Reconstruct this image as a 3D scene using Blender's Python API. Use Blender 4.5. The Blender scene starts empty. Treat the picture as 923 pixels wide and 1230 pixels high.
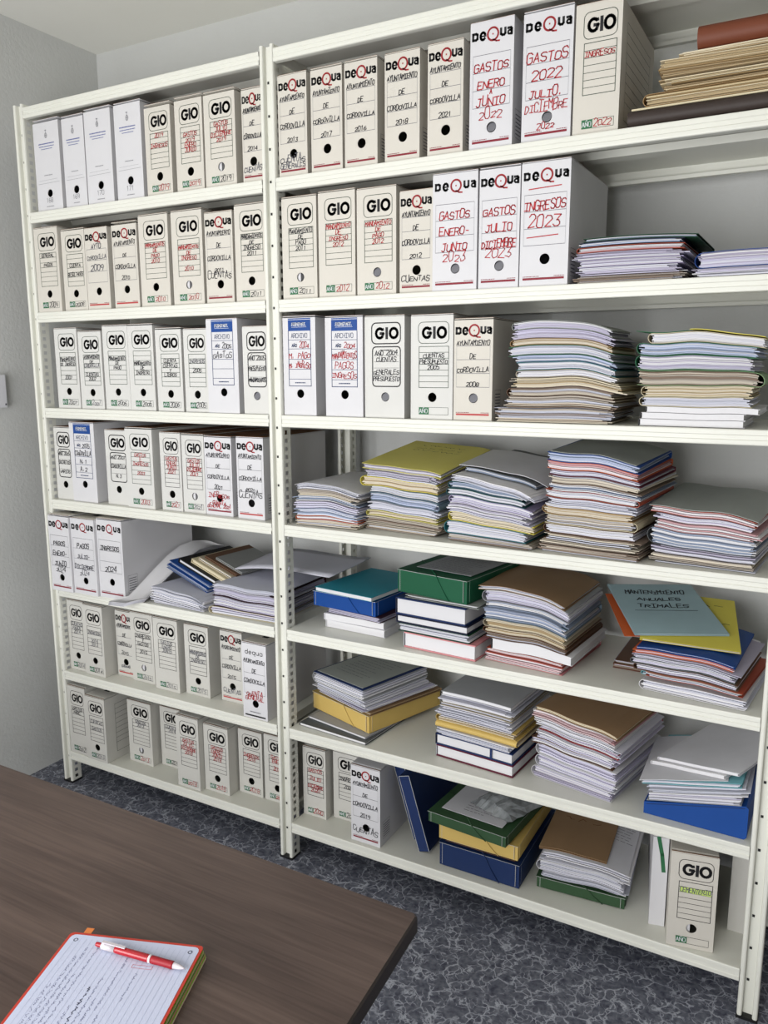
import bpy, bmesh, math, random
from mathutils import Vector, Matrix

random.seed(7)
SC = bpy.context.scene
COL = SC.collection
R = math.radians

# ------------------------------------------------------------------ camera, world, light, exposure
CAM = (2.516, -1.9871, 1.6147)
cam_data = bpy.data.cameras.new('camera')
cam = bpy.data.objects.new('camera', cam_data)
COL.objects.link(cam)
cam.location = CAM
cam.rotation_euler = (R(90 - 10.07), R(0.14), R(28.96))
cam_data.sensor_fit = 'VERTICAL'
cam_data.sensor_height = 36.0
cam_data.lens = 967.0 / 1230.0 * 36.0
cam_data.clip_start = 0.02
SC.camera = cam

world = bpy.data.worlds.new('sky')
SC.world = world
world.use_nodes = True
world.node_tree.nodes['Background'].inputs[0].default_value = (0.72, 0.84, 1.0, 1)
world.node_tree.nodes['Background'].inputs[1].default_value = 1.5

WIN_X0, WIN_X1, WIN_Z0, WIN_Z1, WIN_Y = 0.1, 2.5, 0.06, 2.2, -2.95
al = bpy.data.lights.new('window_daylight', 'AREA')
al.shape = 'RECTANGLE'
al.size = WIN_X1 - WIN_X0 - 0.1
al.size_y = WIN_Z1 - WIN_Z0 - 0.1
al.energy = 111
al.color = (1.0, 0.99, 0.975)
alo = bpy.data.objects.new('window_daylight', al)
COL.objects.link(alo)
alo.location = ((WIN_X0 + WIN_X1) / 2, WIN_Y + 0.03, (WIN_Z0 + WIN_Z1) / 2)
alo.rotation_euler = (R(90), 0, 0)      # shines towards +y, into the room

SC.view_settings.view_transform = 'Standard'
SC.view_settings.look = 'None'
SC.view_settings.gamma = 1.0
SC.view_settings.exposure = 0.0
SC.view_settings.use_curve_mapping = False
SC.cycles.use_denoising = True
SC.cycles.max_bounces = 8
SC.cycles.diffuse_bounces = 5

# ------------------------------------------------------------------ materials
MATS = {}
def S(r, g, b):
    f = lambda c: ((c / 255.0) / 12.92 if c / 255.0 <= 0.04045 else ((c / 255.0 + 0.055) / 1.055) ** 2.4)
    k = 0.78   # reflectance of the brightest surface in the room
    return (k * f(r), k * f(g), k * f(b), 1)

def mat(name, rgb, rough=0.6, metal=0.0, spec=0.4, noise=0.0, nscale=30.0, bump=0.0, bscale=200.0, stretch=None, alpha=None):
    if name in MATS: return MATS[name]
    m = bpy.data.materials.new(name); m.use_nodes = True
    nt = m.node_tree; bs = nt.nodes['Principled BSDF']
    c = S(*rgb)
    bs.inputs['Base Color'].default_value = c
    bs.inputs['Roughness'].default_value = rough
    bs.inputs['Metallic'].default_value = metal
    bs.inputs['Specular IOR Level'].default_value = spec
    tc = nt.nodes.new('ShaderNodeTexCoord')
    if noise > 0:
        n = nt.nodes.new('ShaderNodeTexNoise'); n.inputs['Scale'].default_value = nscale; n.inputs['Detail'].default_value = 5
        if stretch:
            mp = nt.nodes.new('ShaderNodeMapping'); mp.inputs['Scale'].default_value = stretch
            nt.links.new(tc.outputs['Object'], mp.inputs[0]); nt.links.new(mp.outputs[0], n.inputs['Vector'])
        else: nt.links.new(tc.outputs['Object'], n.inputs['Vector'])
        r = nt.nodes.new('ShaderNodeValToRGB')
        r.color_ramp.elements[0].position = 0.3; r.color_ramp.elements[1].position = 0.7
        lo = tuple(x * (1 - noise) for x in c[:3]) + (1,); hi = tuple(min(1, x * (1 + noise)) for x in c[:3]) + (1,)
        r.color_ramp.elements[0].color = lo; r.color_ramp.elements[1].color = hi
        nt.links.new(n.outputs[0], r.inputs[0]); nt.links.new(r.outputs[0], bs.inputs['Base Color'])
    if bump > 0:
        n2 = nt.nodes.new('ShaderNodeTexNoise'); n2.inputs['Scale'].default_value = bscale; n2.inputs['Detail'].default_value = 3
        nt.links.new(tc.outputs['Object'], n2.inputs['Vector'])
        b = nt.nodes.new('ShaderNodeBump'); b.inputs['Strength'].default_value = bump; b.inputs['Distance'].default_value = 0.004
        nt.links.new(n2.outputs[0], b.inputs['Height']); nt.links.new(b.outputs[0], bs.inputs['Normal'])
    if alpha is not None:
        bs.inputs['Alpha'].default_value = alpha
    MATS[name] = m
    return m

M_WALL = mat('wall_plaster', (222, 223, 221), 0.9, spec=0.1, noise=0.02, nscale=3, bump=0.28, bscale=95)
M_WALL2 = mat('wall_plaster_grey', (196, 195, 190), 0.9, spec=0.1, noise=0.02, nscale=3)
M_CEIL = mat('ceiling_paint', (255, 254, 247), 0.95, spec=0.1, noise=0.015, nscale=2)
M_METAL = mat('cream_painted_steel', (240, 240, 230), 0.42, spec=0.35, noise=0.02, nscale=8)
M_FOOT = mat('black_plastic_foot', (18, 18, 20), 0.5)
M_BOLT_HOLE = mat('bolt_hole_dark', (30, 30, 30), 0.4)
M_CARDW = mat('white_card', (226, 225, 228), 0.6, spec=0.25, noise=0.015, nscale=12)
M_CARDC = mat('cream_card', (222, 217, 207), 0.62, spec=0.22, noise=0.02, nscale=12)
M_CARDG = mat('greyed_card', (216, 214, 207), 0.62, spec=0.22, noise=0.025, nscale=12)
M_CARDN = mat('off_white_card', (224, 223, 219), 0.62, spec=0.22, noise=0.02, nscale=12)
M_KRAFT = mat('kraft_inside', (128, 92, 66), 0.8, spec=0.1, noise=0.05)
M_INK = mat('black_print', (26, 26, 30), 0.6)
M_PEN = mat('black_marker', (38, 38, 46), 0.6)
M_GREYPEN = mat('grey_pencil', (112, 112, 120), 0.7)
M_RED = mat('red_marker', (190, 40, 48), 0.6)
M_LOGORED = mat('logo_red', (176, 42, 50), 0.6)
M_BARRED = mat('bar_dark_red', (138, 28, 48), 0.6)
M_BARLIGHT = mat('bar_light_red', (190, 72, 72), 0.6)
M_GREENP = mat('print_green', (44, 112, 72), 0.6)
M_GREEND = mat('print_line_green', (52, 74, 58), 0.6)
M_BLUEP = mat('print_blue', (20, 72, 148), 0.55)
M_BLUED = mat('print_line_blue', (48, 66, 108), 0.6)
M_WHITEP = mat('print_white', (238, 240, 244), 0.6)
M_BLUETXT = mat('print_text_blue', (98, 110, 170), 0.6)
M_GREYP = mat('print_grey', (150, 150, 156), 0.6)
M_LIME = mat('lime_highlighter', (206, 232, 120), 0.6)
M_HOLE = mat('hole_dark', (20, 20, 24), 0.8)

PAL = {
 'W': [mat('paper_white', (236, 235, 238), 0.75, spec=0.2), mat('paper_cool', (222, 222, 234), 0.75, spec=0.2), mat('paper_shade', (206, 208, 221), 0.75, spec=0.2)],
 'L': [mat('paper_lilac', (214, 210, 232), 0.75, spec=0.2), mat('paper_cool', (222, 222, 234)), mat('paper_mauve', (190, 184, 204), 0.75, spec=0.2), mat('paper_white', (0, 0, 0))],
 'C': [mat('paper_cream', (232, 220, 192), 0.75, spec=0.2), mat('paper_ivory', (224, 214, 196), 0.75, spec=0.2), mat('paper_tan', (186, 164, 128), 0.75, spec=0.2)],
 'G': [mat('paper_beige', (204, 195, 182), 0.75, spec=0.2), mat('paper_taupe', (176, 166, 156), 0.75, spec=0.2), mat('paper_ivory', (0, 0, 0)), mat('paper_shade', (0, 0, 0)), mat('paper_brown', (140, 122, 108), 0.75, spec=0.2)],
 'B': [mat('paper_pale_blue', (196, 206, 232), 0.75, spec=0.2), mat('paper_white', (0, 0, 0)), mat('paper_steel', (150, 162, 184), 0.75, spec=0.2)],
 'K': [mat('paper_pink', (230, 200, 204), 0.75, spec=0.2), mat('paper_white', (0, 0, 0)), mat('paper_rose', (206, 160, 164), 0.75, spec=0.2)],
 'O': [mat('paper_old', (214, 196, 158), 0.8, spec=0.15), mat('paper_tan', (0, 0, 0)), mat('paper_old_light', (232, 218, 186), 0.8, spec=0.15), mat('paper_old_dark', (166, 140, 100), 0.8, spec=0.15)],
}
CARD = {
 'green': (36, 112, 72), 'dgreen': (24, 74, 48), 'lgreen': (132, 164, 116), 'teal': (46, 122, 132), 'petrol': (38, 88, 94),
 'yellow': (236, 222, 92), 'olive': (232, 223, 122), 'mustard': (220, 188, 108), 'cream': (226, 214, 180), 'beige': (196, 184, 160),
 'tan': (176, 142, 96), 'kraft': (162, 130, 96), 'brown': (110, 80, 60), 'rust': (172, 74, 48), 'orange': (218, 104, 52), 'red': (168, 38, 44),
 'maroon': (104, 26, 52), 'dmaroon': (58, 30, 42), 'pink': (226, 150, 154), 'lilac': (186, 176, 210), 'grey': (176, 178, 182), 'dgrey': (96, 100, 102),
 'greygreen': (166, 171, 166), 'lblue': (174, 202, 210), 'aqua': (128, 192, 202), 'steel': (112, 134, 150), 'blue': (10, 72, 152), 'sky': (52, 132, 190),
 'navy': (24, 48, 98), 'dnavy': (20, 28, 56), 'boxblue': (20, 46, 94), 'black': (26, 24, 26), 'leather': (122, 66, 44), 'ledger': (62, 52, 48),
 'white': (236, 235, 238), 'paper': (226, 226, 232), 'boxgreen': (22, 92, 62), 'forest': (52, 84, 54), 'silver': (150, 152, 150), 'tealcover': (34, 146, 166),
}
def card(c): return mat('card_' + c, CARD[c], 0.55, spec=0.3, noise=0.03, nscale=14)
M_EDGE = mat('worn_card_edge', (196, 198, 196), 0.7)

# ------------------------------------------------------------------ mesh helper
class MB:
    def __init__(s): s.v = []; s.f = []; s.mi = []; s.mats = []; s.sm = []
    def m(s, mt):
        if mt not in s.mats: s.mats.append(mt)
        return s.mats.index(mt)
    def add(s, vs, fs, mt, smooth=False):
        o = len(s.v); k = s.m(mt); s.v += [tuple(p) for p in vs]
        for f in fs: s.f.append([i + o for i in f]); s.mi.append(k); s.sm.append(smooth)
    def box(s, x0, x1, y0, y1, z0, z1, mt, T=None, faces='all'):
        vs = [(x0, y0, z0), (x1, y0, z0), (x1, y1, z0), (x0, y1, z0), (x0, y0, z1), (x1, y0, z1), (x1, y1, z1), (x0, y1, z1)]
        if T: vs = [T(p) for p in vs]
        s.add(vs, [(0, 3, 2, 1), (4, 5, 6, 7), (0, 1, 5, 4), (2, 3, 7, 6), (1, 2, 6, 5), (3, 0, 4, 7)], mt)
    def rbox(s, x0, x1, y0, y1, z0, z1, r, mt, seg=3):
        """box with rounded vertical corners"""
        pts = []
        for cx, cy, a0 in ((x1 - r, y1 - r, 0), (x0 + r, y1 - r, 90), (x0 + r, y0 + r, 180), (x1 - r, y0 + r, 270)):
            for k in range(seg + 1):
                a = R(a0 + 90 * k / seg); pts.append((cx + r * math.cos(a), cy + r * math.sin(a)))
        n = len(pts)
        vs = [(x, y, z0) for x, y in pts] + [(x, y, z1) for x, y in pts]
        s.add(vs, [tuple(range(n))[::-1], tuple(range(n, 2 * n))] + [(i, (i + 1) % n, n + (i + 1) % n, n + i) for i in range(n)], mt)
    def extrude(s, prof, axis, a, b, mt, caps=False, smooth=False, closed=False):
        """profile list of (p,q); axis 'x': p=y,q=z ; axis 'y': p=x,q=z ; axis 'z': p=x,q=y"""
        def P(p, q, t): return (t, p, q) if axis == 'x' else ((p, t, q) if axis == 'y' else (p, q, t))
        n = len(prof); vs = [P(p, q, a) for p, q in prof] + [P(p, q, b) for p, q in prof]
        fs = [(i, (i + 1) % n, n + (i + 1) % n, n + i) for i in range(n if closed else n - 1)]
        if caps: fs += [tuple(range(n))[::-1], tuple(range(n, 2 * n))]
        s.add(vs, fs, mt, smooth)
    def quadz(s, x0, x1, z0, z1, y, mt): s.add([(x0, y, z0), (x1, y, z0), (x1, y, z1), (x0, y, z1)], [(0, 1, 2, 3)], mt)
    def ribbon(s, pts, w, T, mt, ext=0.35):
        for (ax, az), (bx, bz) in zip(pts[:-1], pts[1:]):
            dx, dz = bx - ax, bz - az; l = math.hypot(dx, dz)
            if l < 1e-7: continue
            dx /= l; dz /= l; e = w * ext; nx, nz = -dz * w / 2, dx * w / 2
            a = (ax - dx * e, az - dz * e); b = (bx + dx * e, bz + dz * e)
            s.add([T(a[0] - nx, a[1] - nz), T(b[0] - nx, b[1] - nz), T(b[0] + nx, b[1] + nz), T(a[0] + nx, a[1] + nz)], [(0, 1, 2, 3)], mt)
    def tube(s, pts, r, mt, n=8, caps=True, radii=None):
        rings = []
        for i, p in enumerate(pts):
            p = Vector(p); a = Vector(pts[max(0, i - 1)]); b = Vector(pts[min(len(pts) - 1, i + 1)])
            d = (b - a).normalized(); u = d.cross(Vector((0, 0, 1)))
            if u.length < 1e-4: u = d.cross(Vector((0, 1, 0)))
            u.normalize(); w = u.cross(d); rr = radii[i] if radii else r
            rings.append([tuple(p + u * rr * math.cos(2 * math.pi * k / n) + w * rr * math.sin(2 * math.pi * k / n)) for k in range(n)])
        vs = [q for g in rings for q in g]; fs = []
        for i in range(len(rings) - 1):
            for k in range(n): fs.append((i * n + k, i * n + (k + 1) % n, (i + 1) * n + (k + 1) % n, (i + 1) * n + k))
        if caps: fs += [tuple(range(n))[::-1], tuple(range((len(rings) - 1) * n, len(rings) * n))]
        s.add(vs, fs, mt, True)
    def build(s, name, parent=None, loc=(0, 0, 0), rot=(0, 0, 0)):
        me = bpy.data.meshes.new(name); me.from_pydata(s.v, [], s.f)
        for m in s.mats: me.materials.append(m)
        me.polygons.foreach_set('material_index', s.mi); me.polygons.foreach_set('use_smooth', s.sm)
        me.update()
        o = bpy.data.objects.new(name, me); COL.objects.link(o)
        o.location = loc; o.rotation_euler = rot
        if parent: o.parent = parent
        return o

LABELS = []
def tag(o, label, cat, group=None):
    o['label'] = label; o['category'] = cat; LABELS.append(label)
    if group: o['group'] = group
    return o
def empty(name, loc, rot=(0, 0, 0)):
    o = bpy.data.objects.new(name, None); COL.objects.link(o); o.location = loc; o.rotation_euler = rot
    o.empty_display_size = 0.05
    return o
def structure(o): o['kind'] = 'structure'; return o

# ------------------------------------------------------------------ lettering
GL = {'A': '002640|1232', 'B': '00063645443303|33424130' + '00', 'C': '45361605011030' + '41', 'D': '0006264442' + '2000', 'E': '46060040|0333',
 'F': '460600|0333', 'G': '45361605011030' + '414323', 'H': '0006|4046|0343', 'I': '0646|2620|0040', 'J': '1646|3631201001', 'K': '0006|460340',
 'L': '060040', 'M': '0006234640', 'N': '00064046', 'O': '163645413010010516', 'P': '00063645443303', 'Q': '163645413010010516|2240', 'R': '00063645443303|2340',
 'S': '453616050413334241301001', 'T': '0646|2620', 'U': '060110304146', 'V': '062046', 'W': '0610233046', 'X': '0640|0046', 'Y': '062346|2320', 'Z': '06460040',
 '0': '163645413010010516', '1': '152620', '2': '05163645440040', '3': '0646233342413010' + '01', '4': '30360242', '5': '46060333424130' + '00',
 '6': '3615020110304142331302', '7': '064610', '8': '130405163645443313020110304142' + '33', '9': '4313040516364543' + '30', '-': '1333', '.': '1011', ' ': '', '/': '0046', '$': ''}
GL['~'] = '00064046|1738'
def text_w(t, h, asp=0.62, gap=0.28): return len(t) * h * asp * (1 + gap)
def write(mb, t, x, z, h, w, mt, y=-0.0006, maxw=None, center=True, jit=0.0, slant=0.0, asp=0.62, gap=0.28, T=None, rise=0.0):
    """stroke lettering on the plane y (x to the right, z up); x,z is the baseline centre or left end"""
    k = 1.0; tw = text_w(t, h, asp, gap)
    if maxw and tw > maxw: k = maxw / tw
    x0 = x - tw * k / 2 if center else x
    adv = h * asp * (1 + gap) * k
    for i, ch in enumerate(t):
        g = GL.get(ch, '')
        if not g: continue
        js = 1 + random.uniform(-jit, jit); jz = random.uniform(-jit, jit) * h * 0.35
        for pl in g.split('|'):
            pts = []
            for a in range(0, len(pl) - 1, 2):
                u = int(pl[a]) / 4; v = int(pl[a + 1]) / 6
                u += random.uniform(-jit, jit) * 0.25; v += random.uniform(-jit, jit) * 0.18
                pts.append((x0 + i * adv + u * h * asp * k + slant * v * h, z + jz + v * h * js + rise * i * adv))
            mb.ribbon(pts, w, T or (lambda a, b: (a, y, b)), mt)
def arc(cx, cz, rx, rz, a0, a1, n):
    return [(cx + rx * math.cos(R(a0 + (a1 - a0) * k / n)), cz + rz * math.sin(R(a0 + (a1 - a0) * k / n))) for k in range(n + 1)]
def rrect(x0, x1, z0, z1, r):
    p = []
    for cx, cz, a in ((x1 - r, z1 - r, 0), (x0 + r, z1 - r, 90), (x0 + r, z0 + r, 180), (x1 - r, z0 + r, 270)): p += arc(cx, cz, r, r, a, a + 90, 4)
    return p + [p[0]]

def dashes(mb, x0, x1, z, h, mt, y=-.0005, T=None):
    """print far too small to read: a row of short strokes"""
    x = x0
    while x < x1 - .001:
        l = min(random.uniform(.0012, .005), x1 - x); mb.ribbon([(x, z), (x + l, z + random.uniform(-.0001, .0001))], h, T or (lambda a, b: (a, y, b)), mt, 0); x += l + .0009
def scribble(mb, x0, x1, z, h, w, mt, T):
    """an unreadable handwritten line"""
    x = x0
    while x < x1:
        e = min(x1, x + random.uniform(.02, .045)); pts = []; a = x
        while a < e: pts.append((a, z + random.uniform(-.5, .5) * h)); a += random.uniform(.25, .5) * h
        if len(pts) > 1: mb.ribbon(pts, w, T, mt)
        x = e + h * .5

# ------------------------------------------------------------------ the room
XL, XR, YB, YF, ZC = -0.205, 4.3, 0.535, -2.95, 2.868
def slab(name, x0, x1, y0, y1, z0, z1, m):
    b = MB(); b.box(x0, x1, y0, y1, z0, z1, m); return structure(b.build(name))

# floor: dark blue grey with pale crackled veins
m = bpy.data.materials.new('veined_floor'); m.use_nodes = True; nt = m.node_tree; bs = nt.nodes['Principled BSDF']
bs.inputs['Roughness'].default_value = 0.55; bs.inputs['Specular IOR Level'].default_value = 0.3
tc = nt.nodes.new('ShaderNodeTexCoord')
pn = nt.nodes.new('ShaderNodeTexNoise'); pn.inputs['Scale'].default_value = 24; pn.inputs['Detail'].default_value = 4; nt.links.new(tc.outputs['Object'], pn.inputs['Vector'])
pm = nt.nodes.new('ShaderNodeVectorMath'); pm.operation = 'MULTIPLY_ADD'; pm.inputs[1].default_value = (.055, .055, .055)
nt.links.new(pn.outputs['Color'], pm.inputs[0]); nt.links.new(tc.outputs['Object'], pm.inputs[2])
def vein(scale, w0, w1):
    v = nt.nodes.new('ShaderNodeTexVoronoi'); v.feature = 'DISTANCE_TO_EDGE'; v.inputs['Scale'].default_value = scale
    nt.links.new(pm.outputs[0], v.inputs['Vector'])
    r = nt.nodes.new('ShaderNodeMapRange'); r.inputs[1].default_value = w0; r.inputs[2].default_value = w1; r.inputs[3].default_value = 1; r.inputs[4].default_value = 0
    nt.links.new(v.outputs['Distance'], r.inputs[0]); return r
def mask(scale, a, c):
    n = nt.nodes.new('ShaderNodeTexNoise'); n.inputs['Scale'].default_value = scale; n.inputs['Detail'].default_value = 2
    nt.links.new(tc.outputs['Object'], n.inputs['Vector'])
    r = nt.nodes.new('ShaderNodeMapRange'); r.inputs[1].default_value = a; r.inputs[2].default_value = c; nt.links.new(n.outputs[0], r.inputs[0]); return r
def mul(a, b, op='MULTIPLY'):
    n = nt.nodes.new('ShaderNodeMath'); n.operation = op; nt.links.new(a.outputs[0], n.inputs[0]); nt.links.new(b.outputs[0], n.inputs[1]); return n
va = mul(vein(21, .0, .07), mask(17, .36, .56)); vb = mul(vein(44, .0, .10), mask(26, .40, .60))
vm = mul(va, vb, 'MAXIMUM')
bn = mask(60, .3, .7); bm = nt.nodes.new('ShaderNodeMath'); bm.operation = 'MULTIPLY'; bm.inputs[1].default_value = .28; nt.links.new(bn.outputs[0], bm.inputs[0])
vt = mul(vm, bm, 'MAXIMUM')
cr = nt.nodes.new('ShaderNodeMix'); cr.data_type = 'RGBA'
cr.inputs[6].default_value = S(72, 75, 92); cr.inputs[7].default_value = S(206, 210, 222)
nt.links.new(vt.outputs[0], cr.inputs[0]); nt.links.new(cr.outputs[2], bs.inputs['Base Color'])
M_FLOOR = m
slab('floor', XL - 0.1, XR + 0.1, YF - 0.1, YB + 0.1, -0.1, 0, M_FLOOR)
slab('ceiling', XL - 0.1, XR + 0.1, YF - 0.1, YB + 0.1, ZC, ZC + 0.1, M_CEIL)
slab('wall_left', XL - 0.1, XL, YF - 0.1, YB + 0.1, 0, ZC, M_WALL)
slab('wall_back', XL, XR, YB, YB + 0.1, 0, ZC, M_WALL)
slab('wall_right', XR, XR + 0.1, YF - 0.1, YB + 0.1, 0, ZC, M_WALL2)
b = MB()   # wall behind the camera, with the window opening
b.box(XL, WIN_X0, YF - 0.1, YF, 0, ZC, M_WALL2); b.box(WIN_X1, XR, YF - 0.1, YF, 0, ZC, M_WALL2)
b.box(WIN_X0, WIN_X1, YF - 0.1, YF, 0, WIN_Z0, M_WALL2); b.box(WIN_X0, WIN_X1, YF - 0.1, YF, WIN_Z1, ZC, M_WALL2)
structure(b.build('wall_front'))
M_FRAME = mat('window_frame_white', (235, 235, 235), 0.5)
M_GLASS = bpy.data.materials.new('window_glass'); M_GLASS.use_nodes = True
g = M_GLASS.node_tree.nodes['Principled BSDF']; g.inputs['Transmission Weight'].default_value = 1; g.inputs['Roughness'].default_value = 0.0; g.inputs['IOR'].default_value = 1.45
b = MB()
for x0, x1 in ((WIN_X0, WIN_X0 + .05), (WIN_X1 - .05, WIN_X1), ((WIN_X0 + WIN_X1) / 2 - .03, (WIN_X0 + WIN_X1) / 2 + .03)): b.box(x0, x1, YF - .08, YF - .02, WIN_Z0, WIN_Z1, M_FRAME)
for z0, z1 in ((WIN_Z0, WIN_Z0 + .05), (WIN_Z1 - .05, WIN_Z1)): b.box(WIN_X0, WIN_X1, YF - .08, YF - .02, z0, z1, M_FRAME)
wf = structure(b.build('window_1'))
b = MB(); b.box(WIN_X0 + .05, WIN_X1 - .05, YF - .055, YF - .049, WIN_Z0 + .05, WIN_Z1 - .05, M_GLASS); structure(b.build('window_glass', wf))

# ------------------------------------------------------------------ shelving
H = [2.5, 2.1562, 1.8167, 1.4783, 1.1411, 0.8036, 0.4703, 0.1363]
XA, XB_, XC = 1.0132, 1.0617, 2.4291
DEP = 0.44; PW = 0.0485
shelving = empty('shelving_unit', (0, 0, 0))
tag(shelving, 'tall cream perforated steel shelving of two bays filled with archive boxes and papers', 'shelving')
TOP = 2.512
def post_mesh(x0, rear):
    b = MB(); D = 0.045; w = PW; rim = 0.0125
    ys = (lambda y: y) if not rear else (lambda y: DEP - y)
    def P(x, y): return (x0 + x, ys(y))
    z0, z1 = 0.006, TOP
    def strip(pts, sm=False): b.extrude([P(*p) for p in pts], 'z', z0, z1, M_METAL, smooth=sm)
    # front rims (rolled) and recessed channel
    strip([(0, .006), (.0015, .0015), (.004, 0), (rim - .004, 0), (rim - .0012, .0015), (rim, .005), (rim, .017), (w - rim, .017), (w - rim, .005), (w - rim + .0012, .0015), (w - rim + .004, 0), (w - .004, 0), (w - .0015, .0015), (w, .006)])
    # rear flanges
    strip([(0, D), (.010, D), (.010, D - .006)]); strip([(w, D), (w - .010, D), (w - .010, D - .006)])
    if rear: pass
    # pierced sides: square holes at a 25 mm pitch
    hy0, hy1, hz = .015, .029, .0125
    for sx in (0, w):
        for (a, c) in ((.006, hy0), (hy1, D)): strip([(sx, a), (sx, c)])
        z = z0; vs = []; fs = []
        n = int((z1 - z0) / 0.025)
        for k in range(n + 1):
            a = z0 + k * 0.025 + 0.0; c = min(z1, a + 0.025 - hz)
            if a >= z1: break
            o = len(vs); p0 = P(sx, hy0); p1 = P(sx, hy1)
            vs += [(p0[0], p0[1], a), (p1[0], p1[1], a), (p1[0], p1[1], c), (p0[0], p0[1], c)]; fs.append((o, o + 1, o + 2, o + 3))
        b.add(vs, fs, M_METAL)
    # bolt holes along the channel floor, their dark insides painted as flat squares
    for k in range(27):
        z = 0.10 + k * 0.089
        for xx, zz in ((.0165, z),):
            p = P(xx, .0165); p2 = P(xx + .006, .0165)
            q = .0168 - .001
            b.add([(x0 + xx, ys(q), zz), (x0 + xx + .006, ys(q), zz), (x0 + xx + .006, ys(q), zz + .007), (x0 + xx, ys(q), zz + .007)], [(0, 1, 2, 3)], M_BOLT_HOLE)
    return b
for x0 in (-PW, XA, XC):
    for rear in (False, True):
        p = post_mesh(x0, rear).build('post', shelving)
        f = MB(); y0, y1 = (-.001, .047) if not rear else (DEP - .047, DEP + .001)
        f.box(x0 - .001, x0 + PW + .001, y0, y1, 0, .008, M_FOOT); fo = f.build('foot_cap', p); fo['label'] = 'black plastic foot cap'
def shelf_mesh(xa, xb, h):
    b = MB()
    prof = [(.02, h - .026), (.02, h - .034), (.018, h - .036), (.003, h - .036), (.0005, h - .0345), (0, h - .032), (0, h - .025), (.0022, h - .023), (.0022, h - .014), (0, h - .012), (0, h - .003), (.001, h - .0006), (.003, h),
            (DEP - .003, h), (DEP - .001, h - .0006), (DEP, h - .003), (DEP, h - .034), (DEP - .002, h - .036), (DEP - .020, h - .036), (DEP - .020, h - .026)]
    b.extrude(prof, 'x', xa, xb, M_METAL)
    b.extrude([(.17, h - .0012), (.185, h - .016), (.235, h - .016), (.25, h - .0012)], 'x', xa, xb, M_METAL)   # stiffener under the board
    for x in (xa, xb):
        b.add([(x, .003, h), (x, DEP - .003, h), (x, DEP - .003, h - .03), (x, .003, h - .03)], [(0, 1, 2, 3)], M_METAL)
    return b
for k in range(8):
    for xa, xb in ((0.0006, XA - .0006), (XB_ + .0006, XC - .0006)):
        s = shelf_mesh(xa, xb, H[k]).build('shelf', shelving)

# ------------------------------------------------------------------ archive boxes
def front_with_hole(b, w, h, hx, hz, r, mt, mt_in):
    """front face at y=0 with a real round finger hole"""
    n = 24; q = r * 1.5
    if not r:
        b.quadz(0, w, 0, h, 0, mt); return
    b.quadz(0, w, 0, hz - q, 0, mt); b.quadz(0, w, hz + q, h, 0, mt); b.quadz(0, hx - q, hz - q, hz + q, 0, mt); b.quadz(hx + q, w, hz - q, hz + q, 0, mt)
    ci = [(hx + r * math.cos(2 * math.pi * k / n), 0, hz + r * math.sin(2 * math.pi * k / n)) for k in range(n)]
    sq = []
    for k in range(n):
        a = 2 * math.pi * k / n; c, s_ = math.cos(a), math.sin(a); t = q / max(abs(c), abs(s_)); sq.append((hx + t * c, 0, hz + t * s_))
    b.add(ci + sq, [(k, (k + 1) % n, n + (k + 1) % n, n + k) for k in range(n)], mt)
    bk = [(x, .0022, z) for x, y, z in ci]
    b.add(ci + bk, [(k, (k + 1) % n, n + (k + 1) % n, n + k) for k in range(n)], mt_in)

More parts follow.
